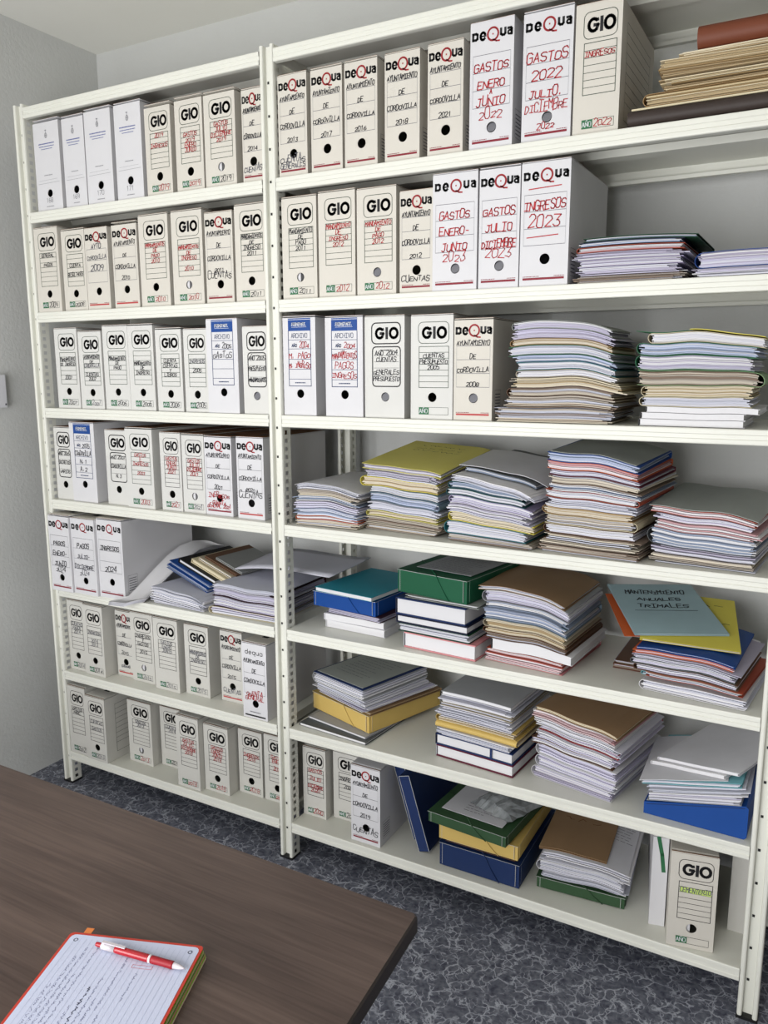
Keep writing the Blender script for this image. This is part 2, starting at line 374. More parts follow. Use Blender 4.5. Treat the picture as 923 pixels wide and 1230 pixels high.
def print_gio(b, w, h, lines, year, ycol, thick=False, pale=False, hl=None):
    yp, yw = -.0005, -.0009
    T = lambda a, c: (a, yp, c); X = lambda u: u * w; Z = lambda v: (1 - v) * h
    ln = M_INK if (thick or pale == 'dark') else M_GREEND; lw = .0030 if thick else .0015
    b.ribbon(rrect(X(.18), X(.90), Z(.275), Z(.075), .013), lw, T, ln)
    gh = .0285 if not thick else .027; gw = .0023; zc = Z(.175); s = min(1, w / .115)
    # heavy rounded letters G I O
    bw = .0076 * s; gx = X(.40)
    hw = .0115 * s
    b.ribbon([(X(.385) + p[0], zc + p[1]) for p in [(.0110 * s, .0105)] + arc(0, 0, .0116 * s, .0128, 50, 310, 14) + [(.0116 * s, -.0005), (.002 * s, -.0005)]], bw, T, M_INK, .3)
    b.ribbon([(X(.56), zc - .0162), (X(.56), zc + .0162)], bw * 1.05, T, M_INK, 0)
    b.ribbon([(X(.735) + p[0], zc + p[1]) for p in arc(0, 0, .0116 * s, .0128, 0, 360, 18)], bw, T, M_INK, .3)
    rows = 7
    v0, v1 = .305, .695
    if thick:
        b.ribbon(rrect(X(.20), X(.90), Z(.69), Z(.305), .010), lw, T, M_INK)
        dashes(b, X(.40), X(.70), Z(.338), .0030, M_INK)
        rr = [.39, .45, .51, .58, .64]
        for v in rr[:-1]: b.ribbon([(X(.24), Z(v)), (X(.86), Z(v))], .0008, T, M_INK, 0)
        base = [.385, .445, .505, .575, .635, .68]
    else:
        b.ribbon([(X(.20), Z(v0)), (X(.90), Z(v0)), (X(.90), Z(v1)), (X(.20), Z(v1)), (X(.20), Z(v0))], lw, T, ln)
        for k in range(1, rows): v = v0 + (v1 - v0) * k / rows; b.ribbon([(X(.20), Z(v)), (X(.90), Z(v))], .0012, T, ln, 0)
        base = [v0 + (v1 - v0) * (k + 1) / rows - .006 for k in range(rows)]
    if hl is not None:
        v = v0 + (v1 - v0) * (hl) / rows
        b.quadz(X(.22), X(.88), Z(v + (v1 - v0) / rows), Z(v), -.0007, M_LIME)
    for k, it in enumerate(lines):
        if not it: continue
        t, c = it
        write(b, t, X(.55), Z(base[k]), .0115, .0018, INK[c], yw, maxw=w * .66, jit=.22, slant=.12, rise=random.uniform(-.02, .03))
    if not thick:
        gm = M_GREENP if year != 'pale' else M_GREEND
        b.quadz(X(.20), X(.44), Z(.955), Z(.885), yp, gm)
        write(b, 'A~O', X(.32), Z(.94), .011, .0014, M_WHITEP, yw, maxw=w * .21)
        b.ribbon([(X(.44), Z(.885)), (X(.90), Z(.885)), (X(.90), Z(.955)), (X(.44), Z(.955))], .0009, T, ln)
        if year and year != 'pale': write(b, year, X(.66), Z(.945), .0135, .0017, INK[ycol], yw, maxw=w * .42, jit=.35, slant=.15)

def print_deq(b, w, h, lines, extra, pale=False, low=False):
    yp, yw = -.0005, -.0009
    T = lambda a, c: (a, yp, c); X = lambda u: u * w; Z = lambda v: (1 - v) * h
    s = min(1, w / .108)
    if low:   # plain lower-case version of the logo
        zc = Z(.13)
        for u, kind in ((.20, 'd'), (.35, 'e'), (.50, 'q'), (.65, 'u'), (.80, 'a')):
            x = X(u); r = .0055 * s
            if kind in 'dqa': b.ribbon([(x + p[0], zc + p[1]) for p in arc(0, 0, r, r, 0, 360, 12)], .0021, T, M_INK)
            if kind == 'd': b.ribbon([(x + r, zc - r), (x + r, zc + 2.2 * r)], .0021, T, M_INK, 0)
            if kind == 'q': b.ribbon([(x + r, zc + r), (x + r, zc - 2.2 * r)], .0021, T, M_INK, 0)
            if kind == 'a': b.ribbon([(x + r, zc + r), (x + r, zc - r)], .0021, T, M_INK, 0)
            if kind == 'e': b.ribbon([(x - r, zc), (x + r, zc)] + [(x + p[0], zc + p[1]) for p in arc(0, 0, r, r, 0, 310, 12)], .0021, T, M_INK)
            if kind == 'u': b.ribbon([(x - r, zc + r), (x - r, zc - .3 * r), (x, zc - r), (x + r, zc - .3 * r), (x + r, zc + r), (x + r, zc - r)], .0021, T, M_INK)
    else:
        zc = Z(.118); lw = .0058 * s; lh = .0098
        x = X(.115)
        b.ribbon([(x - .006 * s, zc - lh), (x - .006 * s, zc + lh)], lw, T, M_INK, 0)
        b.ribbon([(x - .006 * s, zc + lh - lw / 2), (x + .002 * s, zc + lh - lw / 2), (x + .0055 * s, zc + lh * .5), (x + .0055 * s, zc - lh * .5), (x + .002 * s, zc - lh + lw / 2), (x - .006 * s, zc - lh + lw / 2)], lw, T, M_INK)
        x = X(.29)
        b.ribbon([(x - .005 * s, zc - .001), (x + .005 * s, zc - .001)], lw * .6, T, M_INK, 0)
        b.ribbon([(x + p[0], zc - .001 + p[1]) for p in arc(0, 0, (.0062 * s), .0082, 0, 320, 12)], lw, T, M_INK)
        x = X(.52)
        b.ribbon([(x + p[0], zc + p[1]) for p in arc(0, 0, .0138 * s, .0144, 0, 360, 22)], .0046, T, M_LOGORED, .1)
        b.ribbon([(x + p[0], zc + p[1]) for p in ((.000, -.0125), (.009 * s, -.017), (.017 * s, -.0175))], .0038, T, M_LOGORED)
        b.ribbon([(x - .0017, zc), (x + .0017, zc)], .0036, T, M_LOGORED, 0)
        x = X(.75)
        b.ribbon([(x - .0055 * s, zc + .008), (x - .0055 * s, zc - .004), (x - .002 * s, zc - .0068), (x + .003 * s, zc - .0068), (x + .0055 * s, zc - .004), (x + .0055 * s, zc + .008)], lw, T, M_INK)
        x = X(.90)
        b.ribbon([(x - .0045 * s, zc + .006), (x + .003 * s, zc + .006), (x + .005 * s, zc + .003), (x + .005 * s, zc - .0085)], lw, T, M_INK)
        b.ribbon([(x + p[0], zc - .0035 + p[1]) for p in arc(0, 0, .0045 * s, .0042, 0, 360, 10)], lw * .75, T, M_INK)
    L0 = .265
    for k in range(4):
        v = L0 + k * .135
        b.ribbon([(X(.07), Z(v)), (X(.93), Z(v))], .0011, T, M_GREYPEN, 0)
    for u in (.07, .93): b.ribbon([(X(u), Z(L0)), (X(u), Z(L0 + .405))], .0006, T, M_GREYP, 0)
    for k, it in enumerate(lines):
        if not it: continue
        t, c = it[:2]; big = it[2] if len(it) > 2 else 1
        write(b, t, X(.50), Z(L0 + k * .135 - .008), .0115 * big, .0019 * (1.38 if big > 1 else 1), INK[c], yw, maxw=w * .86, jit=.22, slant=.12, rise=random.uniform(-.02, .03))
    for v, t, c, hh in extra:
        write(b, t, X(.50), Z(v), hh, .0021, INK[c], yw, maxw=w * .88, jit=.4, slant=.1)
    if low:
        b.quadz(X(.08), X(.92), Z(.975), Z(.955), yp, M_INK)
        dashes(b, X(.28), X(.72), Z(.915), .0032, M_GREYPEN)
    else:
        b.quadz(X(.07), X(.93), Z(.95), Z(.932), yp, M_BARRED if not pale else M_BARLIGHT)
        dashes(b, X(.07), X(.42), Z(.922), .0016, M_BARRED)
        dashes(b, X(.72), X(.93), Z(.922), .0016, M_BARRED)

def print_blue(b, w, h, lines, year):
    yp, yw = -.0005, -.0009
    T = lambda a, c: (a, yp, c); X = lambda u: u * w; Z = lambda v: (1 - v) * h
    b.quadz(X(.17), X(.86), Z(.145), Z(.02), yp, M_BLUEP)
    b.quadz(X(.17), X(.86), Z(.035), Z(.031), -.0006, M_WHITEP)
    write(b, 'PRIMEPART.', X(.515), Z(.095), .0085, .0018, M_WHITEP, yw, maxw=w * .46, slant=.1)
    b.ribbon([(X(.28), Z(.108)), (X(.74), Z(.108))], .0008, lambda a, c: (a, yw, c), M_WHITEP, 0)
    b.ribbon([(X(.175), Z(.145)), (X(.175), Z(.70)), (X(.855), Z(.70)), (X(.855), Z(.145))], .002, T, M_BLUED)
    write(b, 'ARCHIVO', X(.515), Z(.215), .013, .0014, M_BLUED, yp, maxw=w * .5)
    base = []
    for v in (.235, .325, .43, .53, .63): b.ribbon([(X(.175), Z(v)), (X(.855), Z(v))], .0013, T, M_BLUED, 0); base.append(v)
    write(b, 'A~O', X(.36), Z(.305), .008, .0018, M_BLUED, yp)
    if year: write(b, year[0], X(.66), Z(.315), .014, .0018, INK[year[1]], yw, maxw=w * .3, jit=.3, slant=.1)
    for k, it in enumerate(lines):
        if not it: continue
        write(b, it[0], X(.515), Z([.415, .515, .615][k]), .016, .0019, INK[it[1]], yw, maxw=w * .66, jit=.35, slant=.1)
    dashes(b, X(.36), X(.68), Z(.667), .0032, M_BLUED)

def print_org(b, w, h, num):
    yp = -.0005
    T = lambda a, c: (a, yp, c); X = lambda u: u * w; Z = lambda v: (1 - v) * h
    b.ribbon([(X(.5) + p[0], Z(.16) + p[1]) for p in arc(0, 0, .0052, .0075, 0, 360, 12)], .0018, T, M_GREYP)
    b.ribbon([(X(.5) - .005, Z(.16)), (X(.5) + .005, Z(.16))], .0016, T, M_GREYP, 0); b.ribbon([(X(.5), Z(.185)), (X(.5), Z(.10))], .0016, T, M_GREYP, 0)
    b.ribbon([(X(.5) - .004, Z(.105)), (X(.5) + .004, Z(.105))], .003, T, M_GREYP, 0)
    dashes(b, X(.19), X(.81), Z(.25), .0034, M_BLUETXT)
    dashes(b, X(.20), X(.80), Z(.28), .0026, M_BLUETXT)
    dashes(b, X(.28), X(.72), Z(.308), .0022, M_BLUETXT)
    dashes(b, X(.34), X(.66), Z(.60), .0026, M_GREYP)
    b.ribbon([(X(.12), Z(.655)), (X(.85), Z(.65))], .0007, T, M_GREYP, 0); b.ribbon([(X(.08), Z(.69)), (X(.92), Z(.685))], .0010, T, M_GREYP, 0)
    write(b, num, X(.5), Z(.905), .014, .0014, M_GREYPEN, yp)
    dashes(b, X(.36), X(.64), Z(.95), .0028, M_GREYP)

INK = {'k': M_PEN, 'r': M_RED, 'g': M_GREYPEN, 'b': mat('blue_ink', (70, 78, 120), 0.6)}
BOX_DEPTH = 0.355
def archive_box(kind, x, y, z, w, h, spec, label, group, yaw=0.0, hole=True, cardm=None, ltop=None):
    ltop = ltop or cardm or M_CARDC
    root = empty('archive_box', (x, y, z), (0, 0, yaw))
    tag(root, label, 'archive box', group)
    cm = cardm or {'D': M_CARDW, 'G': M_CARDC, 'T': M_CARDC, 'P': M_CARDW, 'O': M_CARDW, 'M': M_CARDW, 'X': M_CARDW}[kind]
    b = MB(); d = BOX_DEPTH; lid = .0015; hb = h - .004
    hv = {'D': .775, 'G': .785, 'T': .79, 'P': .775, 'O': .80, 'M': .80, 'X': .8}[kind]
    if kind == 'D' and spec.get('hv'): hv = spec['hv']
    r = .0128 if hole else 0
    front_with_hole(b, w, hb, w * .52, (1 - hv) * hb, r, cm, M_CARDG)
    # rest of the carcass (inner walls give the hole its dark inside)
    b.add([(0, 0, 0), (w, 0, 0), (w, d, 0), (0, d, 0), (0, 0, hb), (w, 0, hb), (w, d, hb), (0, d, hb)], [(0, 3, 2, 1), (2, 3, 7, 6), (1, 2, 6, 5), (3, 0, 4, 7), (4, 5, 6, 7)], cm)
    if kind == 'D': print_deq(b, w, h, spec.get('l', []), spec.get('x', []), spec.get('pale', False))
    for v, u0, u1 in spec.get('ul', []): b.ribbon([(w * u0, (1 - v - .006) * h), (w * (u0 + u1) / 2, (1 - v) * h), (w * u1, (1 - v + .006) * h)], .0024, lambda a, c: (a, -.0009, c), M_RED)
    if kind == 'M': print_deq(b, w, h, spec.get('l', []), spec.get('x', []), low=True)
    if kind == 'G': print_gio(b, w, h, spec.get('l', []), spec.get('y'), spec.get('yc', 'k'), hl=spec.get('hl'), pale=spec.get('ln'))
    if kind == 'T': print_gio(b, w, h, spec.get('l', []), None, 'k', thick=True)
    if kind == 'P': print_blue(b, w, h, spec.get('l', []), spec.get('y'))
    if kind == 'O': print_org(b, w, h, spec['n'])
    if kind == 'X' and spec.get('slash'): b.ribbon([(w * .35, h * .98), (w * .6, h * .80), (w * .75, h * .62)], .010, lambda a, c: (a, -.0005, c), M_GREENP)
    if spec.get('side'):   # ruled panel printed on the long side
        Ts = lambda a, c: (w + .0005, a, c)
        for k in range(9): b.ribbon([(.05, h * .86 - k * h * .075), (d - .05, h * .86 - k * h * .075)], .0011, Ts, M_GREEND, 0)
        b.ribbon([(.05, h * .86), (.05, h * .12), (d - .05, h * .12), (d - .05, h * .86)], .0011, Ts, M_GREEND)
        if spec['side'] == 2: b.ribbon(rrect(.12, .17, h * .16, h * .28, .008), .003, Ts, M_INK); write(b, 'GIO', .145, h * .185, .022, .004, M_INK, T=lambda a, c: (w + .0008, a, c), asp=.5, maxw=.04)
    if kind == 'D':   # small printed bar label low on the long side
        Ts = lambda a, c: (w + .0005, a, c)
        b.ribbon([(.018, h * .30), (.062, h * .30), (.062, h * .08), (.018, h * .08), (.018, h * .30)], .0009, Ts, M_GREYPEN)
        for k in range(6): b.ribbon([(.022, h * .26 - k * h * .03), (.058, h * .26 - k * h * .03)], .0028, Ts, M_GREYPEN, 0)
    b.build('body', root)
    # lid flap: thin board hinged at the back, its front standing a little open over the kraft-coloured inside
    up = spec.get('lid', random.choice([0, .001, .002, .003]))
    L = MB(); a = math.atan2(up, d)
    rot = lambda p: (p[0], d - (d - p[1]) * math.cos(a) - (p[2] - hb) * math.sin(a) * 0, p[2] + (d - p[1]) * math.sin(a))
    L.box(.0006, w - .0006, .0008, d - .001, hb + .0006, hb + .0022, cm, T=rot)
    L.box(.0006, w - .0006, .0008, .004, hb + .0022, hb + .0030, M_KRAFT, T=rot)
    L.box(.0012, w - .0012, .010, d - .002, hb + .0023, hb + .0034, ltop, T=rot)
    L.box(w * .38, w * .62, .0601, .10, hb + .0034, hb + .0038, M_HOLE, T=rot)
    L.build('lid', root)
    if hole == 2:   # papers showing through the hole
        p = MB(); p.box(w * .30, w * .49, .006, .03, hb * .05, hb * .5, PAL['W'][0]); p.build('papers', root)
    if hole and hole != 2 and spec.get('disc'):
        p = MB(); p.add([(w * .52 + .0115 * math.cos(t * math.pi / 10), .0016 + .004 * math.sin(t * math.pi / 10), (1 - hv) * hb + .0115 * math.sin(t * math.pi / 10)) for t in range(20)], [tuple(range(20))], mat('grey_plug', (124, 124, 130), .6)); p.build('hole_disc', root)
    return root

AY, CO, DE = 'AYUNTAMIENTO', 'CORDOVILLA', 'DE'
def dq(year, extra=(), c='k', **k): return dict(l=[(AY, c), (DE, c), (CO, c), (year, c)], x=list(extra), **k)
def g(*l, **k): return dict(l=[tuple(t.rsplit(':', 1)) if t else None for t in l], **k)
ORD = ['first', 'second', 'third', 'fourth', 'fifth', 'sixth', 'seventh', 'eighth', 'ninth', 'tenth', 'eleventh', 'twelfth', 'thirteenth', 'fourteenth', 'fifteenth']
ROWN = {1: 'top row', 2: 'second row', 3: 'third row', 4: 'fourth row', 5: 'fifth row', 6: 'sixth row', 7: 'bottom row'}
# row, bay, x, y, w, h, kind, print/writing, hole, colour phrase
BOXES = [
(1,0,0.030,0.014,0.126,0.291,'O',dict(n='168',lid=.008),1,'white box with grey crest numbered 168'),
(1,0,0.173,0.014,0.103,0.287,'O',dict(n='169',lid=.006),1,'white box with grey crest numbered 169'),
(1,0,0.281,0.014,0.120,0.293,'O',dict(n='170',lid=.006),1,'white box with grey crest numbered 170'),
(1,0,0.418,0.014,0.116,0.293,'O',dict(n='171',lid=.004),1,'white box with blue crest lettering numbered 171'),
(1,0,0.550,0.014,0.107,0.265,'G',g('2019:r','','INGRESOS:r',y='2019',yc='r',lid=.008),1,'cream box reading INGRESOS 2019 in red'),
(1,0,0.676,0.014,0.109,0.267,'G',g('','GASTOS:r','2019:r','ENERO:r','JUNIO:r',y='2019',yc='r',lid=.008),1,'cream box reading GASTOS ENERO JUNIO 2019 in red'),
(1,0,0.792,0.014,0.118,0.266,'G',g('GASTOS:r','JULIO:r','DICIEMBRE:r','2019:r',y='2019',yc='k',lid=.006),2,'cream box reading GASTOS JULIO DICIEMBRE 2019 in red'),
(1,0,0.935,0.014,0.076,0.258,'D',dq('2014',[(.885,'CUENTAS','g',.016)]),1,'white box marked CUENTAS half hidden by the middle post'),
(2,0,0.004,0.006,0.120,0.287,'G',g('GENERAL:k','','PAGOS:k',y='2009',yc='k'),1,'cream box reading GENERAL PAGOS in black'),
(2,0,0.133,0.014,0.113,0.271,'G',g('','','CUENTA:k','','RESULTADOS:k',y='2008',yc='k'),1,'cream box with bold black RESULTADOS line'),
(2,0,0.248,0.014,0.108,0.269,'D',dict(l=[('AYTO','g',1.3),(CO,'g'),('2009','g',1.7)],x=[],pale=True),1,'cream box reading AYTO CORDOVILLA 2009 in grey'),
(2,0,0.377,0.014,0.113,0.270,'D',dq('2010',pale=True,lid=.007),1,'white box reading AYUNTAMIENTO 2010'),
(2,0,0.500,0.014,0.126,0.287,'G',g('MANDAMIENTOS:r','DE:r','PAGO:r','2010:r',y='2010',yc='r'),1,'cream box reading MANDAMIENTOS DE PAGO 2010 in red'),
(2,0,0.641,0.014,0.126,0.287,'G',g('','MANDAMIENTOS:r','DE:r','INGRESO:r','','2010:r',y='2010',yc='r'),2,'cream box reading MANDAMIENTOS DE INGRESO 2010 in red'),
(2,0,0.778,0.014,0.108,0.271,'D',dq('2011',[(.725,'CUENTAS','k',.020)],hv=.79),1,'white box reading CUENTAS 2011 in black'),
(2,0,0.895,0.014,0.116,0.282,'G',g('MANDAMIENTOS:k','DE:k','INGRESO:k','2011:k',y='2011',yc='k'),1,'cream box reading MANDAMIENTOS DE INGRESO 2011 in black'),
(3,0,0.062,0.014,0.115,0.282,'G',g('','MANDAMIENTO:k','DE INGRESO:k','','','2007:k',y='2007',yc='k'),1,'cream box dated 2007 nearest the wall'),
(3,0,0.183,0.014,0.113,0.269,'G',g('AYUNTAMIENTO:k','DE:k','CORDOVILLA:g','','CUENTAS:k','2007:k',y='2007',yc='g'),1,'shorter cream box of the 2007 pair, reading CUENTAS'),
(3,0,0.305,0.014,0.118,0.285,'G',g('','MANDAMIENTO:k','DE:k','PAGO:k',y='2006',yc='k'),1,'cream box reading MANDAMIENTO DE PAGO 2006 in black'),
(3,0,0.424,0.014,0.114,0.284,'G',g('','','MANDAMIENTO:k','DE:k','INGRESO:k',y='2006',yc='k'),1,'cream box reading MANDAMIENTO DE INGRESO 2006 in black'),
(3,0,0.549,0.014,0.112,0.268,'G',g('','CUENTA:k','CUENTAS:k','Y:k','LIBROS:k',y='2006',yc='k'),1,'cream box reading CUENTAS Y LIBROS 2006'),
(3,0,0.671,0.014,0.099,0.265,'G',g('','INGRESOS:g','','2005:k',y='2005',yc='k'),1,'cream box reading INGRESOS 2005 in grey'),
(3,0,0.771,0.010,0.124,0.293,'P',dict(l=[('GASTOS','k'),None,None],y=('2005','k')),1,'tall white box with blue header reading GASTOS'),
(3,0,0.911,0.014,0.098,0.267,'T',g('A~O 2005:k','','PRESUPUESTO:k','','MANDAMIENTOS:k',disc=1),1,'cream box with thick black frames beside the middle post'),
(4,0,0.008,0.025,0.091,0.268,'T',g('A~O 2005:k','','DECRETOS:k','','VARIOS:k'),1,'cream box with thick black frames nearest the wall'),
(4,0,0.101,0.018,0.126,0.289,'P',dict(l=[('CORDOVILLA','k'),('N.1','k'),('A.2','k')],y=('2005','k')),1,'tall white box with blue header reading CORDOVILLA'),
(4,0,0.271,0.027,0.110,0.267,'T',g('A~O 2007:k','','CORDOVILLA:k','','N.3:k'),1,'cream box with thick black frames beside a gap'),
(4,0,0.382,0.016,0.126,0.277,'G',g('GASTOS:r','E:r','INGRESOS:r','','2003:r',y='2003',yc='r'),1,'cream box reading GASTOS E INGRESOS in red'),
(4,0,0.533,0.026,0.092,0.267,'G',g('GASTOS:r','ENERO:r','JUNIO:r','2021:r',y='2021',yc='r',ln='dark'),1,'cream box reading GASTOS ENERO JUNIO 2021 in red'),
(4,0,0.627,0.030,0.096,0.263,'G',g('GASTOS:r','JULIO:r','DICIEMBRE:r','2021:r',y='2021',yc='g',ln='dark'),2,'cream box reading GASTOS JULIO DICIEMBRE 2021 in red'),
(4,0,0.725,0.030,0.113,0.260,'D',dq('2021',[(.77,'INGRESOS','r',.014),(.86,'CUENTA','r',.012),(.90,'GENERAL 2021','r',.012)]),1,'white box with black and crowded red writing'),
(4,0,0.862,0.026,0.107,0.264,'D',dq('2020',[(.735,'CUENTAS','k',.019)],pale=True,hv=.80),1,'white box with CUENTAS in black beside the middle post'),
(5,0,0.009,-.030,0.110,0.286,'D',dict(l=[None,('PAGOS','k',1.4),('ENERO-','k',1.4),('JUNIO','k',1.4)],x=[(.745,'2024','k',.016)],hv=.815),1,'white box reading PAGOS ENERO JUNIO 2024'),
(5,0,0.120,-.022,0.121,0.284,'D',dict(l=[None,('PAGOS','k',1.4),('JULIO-','g',1.2),('DICIEMBRE','g',1.2)],x=[(.745,'2024','g',.016)],hv=.815),1,'white box reading PAGOS JULIO DICIEMBRE 2024'),
(5,0,0.242,-.012,0.126,0.289,'D',dict(l=[None,('INGRESOS','k',1.3),None,('2024','k',1.6)],x=[],hv=.79),1,'white box reading INGRESOS 2024 in black'),
(6,0,0.004,0.030,0.090,0.280,'G',g('CUENTAS:g','PAGOS:g','2014:g',y='2014',yc='g',ln='dark'),1,'cream box with grey writing nearest the wall'),
(6,0,0.098,0.022,0.104,0.277,'G',g('','INGRESOS:g','','2014:g','2013:g',y='2014',yc='k',ln='dark'),1,'cream box beside the wide empty gap'),
(6,0,0.218,0.070,0.086,0.259,'D',dq('2015',[(.86,'CUENTAS','g',.008)],pale=True),1,'white box with light red band after the gap'),
(6,0,0.306,0.060,0.112,0.268,'G',g('INGRESOS:k','Y:k','GASTOS:k','','2015:k',y='2015',yc='g',ln='dark'),2,'cream box reading INGRESOS Y GASTOS 2015'),
(6,0,0.438,0.043,0.116,0.272,'G',g('GASTOS:g','ENERO:g','JUNIO:g',y='2015',yc='g',ln='dark'),0,'cream box without hole reading GASTOS in grey'),
(6,0,0.570,0.060,0.110,0.262,'G',g('','MANDAMIENTO:g','DE:g','INGRESO:g',y='2015',yc='g',ln='dark'),1,'cream box standing alone between two gaps'),
(6,0,0.721,0.075,0.096,0.259,'D',dq('2015',[(.87,'CUENTAS','g',.014)],pale=True),1,'white box with torn edge and light red band'),
(6,0,0.872,0.006,0.100,0.262,'M',dict(l=[(AY,'k'),(DE,'k'),(CO,'k')],x=[(.70,'CUENTA','r',.014),(.755,'GENERAL','r',.014)]),1,'bluish box with plain small logo and black bar'),
(7,0,0.004,0.003,0.096,0.278,'G',g('GASTOS:k','PARC.:k',y='2012',yc='k',ln='dark'),0,'cream box without hole nearest the wall'),
(7,0,0.108,-.004,0.104,0.259,'G',g('','CUENTAS:g','','GASTOS:g',y='2013',yc='g',ln='dark',side=2,lid=.002),1,'cream box showing its ruled side panel'),
(7,0,0.262,0.062,0.120,0.250,'G',g('GASTOS:g','2013:g',y='2013',yc='r',ln='dark'),2,'cream box standing alone with half covered hole'),
(7,0,0.395,0.096,0.107,0.238,'G',g('CUENTAS:g','2014:g',y='2014',yc='k',ln='dark'),0,'cream box set back behind its neighbour'),
(7,0,0.557,0.010,0.104,0.272,'G',g('GASTOS:r','JULIO-:r','DICIEMBRE:r','2018:r',y='2018',yc='r',ln='dark'),0,'cream box reading GASTOS JULIO DICIEMBRE 2018 in red'),
(7,0,0.664,0.034,0.110,0.252,'G',g('GASTOS:r','ENERO-:r','JUNIO:r','2018:r',y='2018',yc='r',ln='dark'),1,'cream box reading GASTOS ENERO JUNIO 2018 in red'),
(7,0,0.782,0.080,0.103,0.242,'G',g('','INGRESOS:r','2018:r',y='2018',yc='r',ln='dark'),1,'cream box reading INGRESOS 2018 in red'),
(7,0,0.893,0.082,0.104,0.246,'G',g('GASTOS:r','ENERO:r','','2017:r',y='2017',yc='r',ln='dark'),1,'cream box half hidden by the middle post'),
(1,1,1.066,0.014,0.098,0.274,'D',dq('2013',[(.86,'CUENTAS','g',.016),(.915,'GENERALES','g',.013)]),1,'white box marked CUENTAS GENERALES 2013'),
(1,1,1.178,0.014,0.102,0.271,'D',dq('2017'),1,'white box reading AYUNTAMIENTO 2017'),
(1,1,1.288,0.014,0.102,0.271,'D',dq('2016'),1,'white box reading AYUNTAMIENTO 2016'),
(1,1,1.413,0.014,0.103,0.270,'D',dq('2018'),1,'white box reading AYUNTAMIENTO 2018'),
(1,1,1.539,0.014,0.099,0.270,'D',dq('2021'),1,'white box reading AYUNTAMIENTO 2021'),
(1,1,1.656,0.014,0.114,0.298,'D',dict(l=[None,('GASTOS','r',1.7),('ENERO','r',1.6),('JUNIO','r',1.7)],x=[(.575,'A','r',.009),(.765,'2022','r',.020)],disc=1,hv=.83),1,'tall white box reading GASTOS ENERO JUNIO 2022 in red'),
(1,1,1.794,0.014,0.122,0.293,'D',dict(l=[None,('GASTOS','r',1.9),('2022','r',2.1),('JULIO.','r',1.6)],x=[(.765,'DICIEMBRE','r',.019),(.905,'2022','r',.014)],disc=1,hv=.815),1,'tall white box reading GASTOS JULIO DICIEMBRE 2022 in red'),
(1,1,1.921,0.014,0.107,0.286,'G',g('','INGRESOS:r',y='2022',yc='r',side=1),0,'cream box reading INGRESOS 2022 in red'),
(2,1,1.070,0.014,0.120,0.285,'G',g('MANDAMIENTO:k','DE:k','PAGO:k','2011:k',y='2011',yc='k'),2,'cream box reading MANDAMIENTO DE PAGO 2011 in black'),
(2,1,1.197,0.014,0.121,0.288,'G',g('MANDAMIENTO:r','DE:r','INGRESO:r','2012:r',y='2012',yc='r'),0,'cream box reading MANDAMIENTO DE INGRESO 2012 in red'),
(2,1,1.324,0.014,0.123,0.284,'G',g('MANDAMIENTO:r','DE:r','PAGO:r','2012:r',y='2012',yc='r',disc=1),1,'cream box reading MANDAMIENTO DE PAGO 2012 in red'),
(2,1,1.458,0.014,0.098,0.265,'D',dq('2012',[(.885,'CUENTAS','k',.016)]),1,'white box reading CUENTAS 2012 in black'),
(2,1,1.558,0.010,0.126,0.295,'D',dict(l=[None,('GASTOS','r',1.6),('ENERO-','r',1.6),('JUNIO','r',1.6)],x=[(.745,'2023','r',.021)],hv=.81,disc=1),1,'tall white box reading GASTOS ENERO JUNIO 2023 in red'),
(2,1,1.689,0.010,0.108,0.293,'D',dict(l=[None,('GASTOS','r',1.6),('JULIO','r',1.6),('DICIEMBRE','r',1.6)],x=[(.745,'2023','r',.023)],hv=.81,disc=1),1,'tall white box reading GASTOS JULIO DICIEMBRE 2023 in red'),
(2,1,1.800,0.010,0.123,0.295,'D',dict(l=[None,('INGRESOS','r',1.8),('2023','r',2.3)],x=[],ul=[(.215,.16,.82),(.60,.14,.78)],hv=.78),1,'white box reading INGRESOS 2023 in large red'),
(3,1,1.064,0.014,0.116,0.289,'P',dict(l=[('M. PAGO','r'),('M. INGRESO','r'),None],y=('2004','r')),1,'white box with blue header reading M. PAGO'),
(3,1,1.214,0.014,0.126,0.285,'P',dict(l=[('MANDAMIENTOS','r'),('PAGOS','r'),('INGRESOS','r')],y=('2004','r')),1,'white box with blue header reading MANDAMIENTOS PAGOS INGRESOS'),
(3,1,1.347,0.014,0.126,0.283,'T',g('A~O 2004:k','CUENTAS:k','','GENERALES:k','PRESUPUESTO:k',disc=1),1,'cream box with thick black frames reading CUENTAS GENERALES'),
(3,1,1.493,0.014,0.126,0.281,'G',g('','CUENTAS:k','PRESUPUESTO:k','2005:k',y=None),1,'cream box reading CUENTAS PRESUPUESTO 2005'),
(3,1,1.622,0.014,0.110,0.266,'D',dq('2008',pale=True,disc=1),1,'cream box reading AYUNTAMIENTO 2008'),
(7,1,1.064,0.070,0.090,0.246,'G',g('GASTOS:r','','JULIO:r','','DICIEMBRE:r','2020:r',y='2020',yc='r',ln='dark'),0,'grey box with red writing beside the middle post'),
(7,1,1.165,0.100,0.108,0.240,'G',g('','INGRESOS:k','','2020:k',y='2020',yc='k',ln='dark'),0,'grey box with black writing behind a white box'),
(7,1,1.284,0.017,0.105,0.260,'D',dq('2019',[(.865,'CUENTAS','k',.017)],hv=.79),1,'white box reading CUENTAS 2019 in black'),
(7,1,2.250,0.005,0.114,0.268,'G',g('','CEMENTERIO:g',y=None,hl=1,ln='dark'),2,'cream box with lime highlighted line beside the end post'),
]
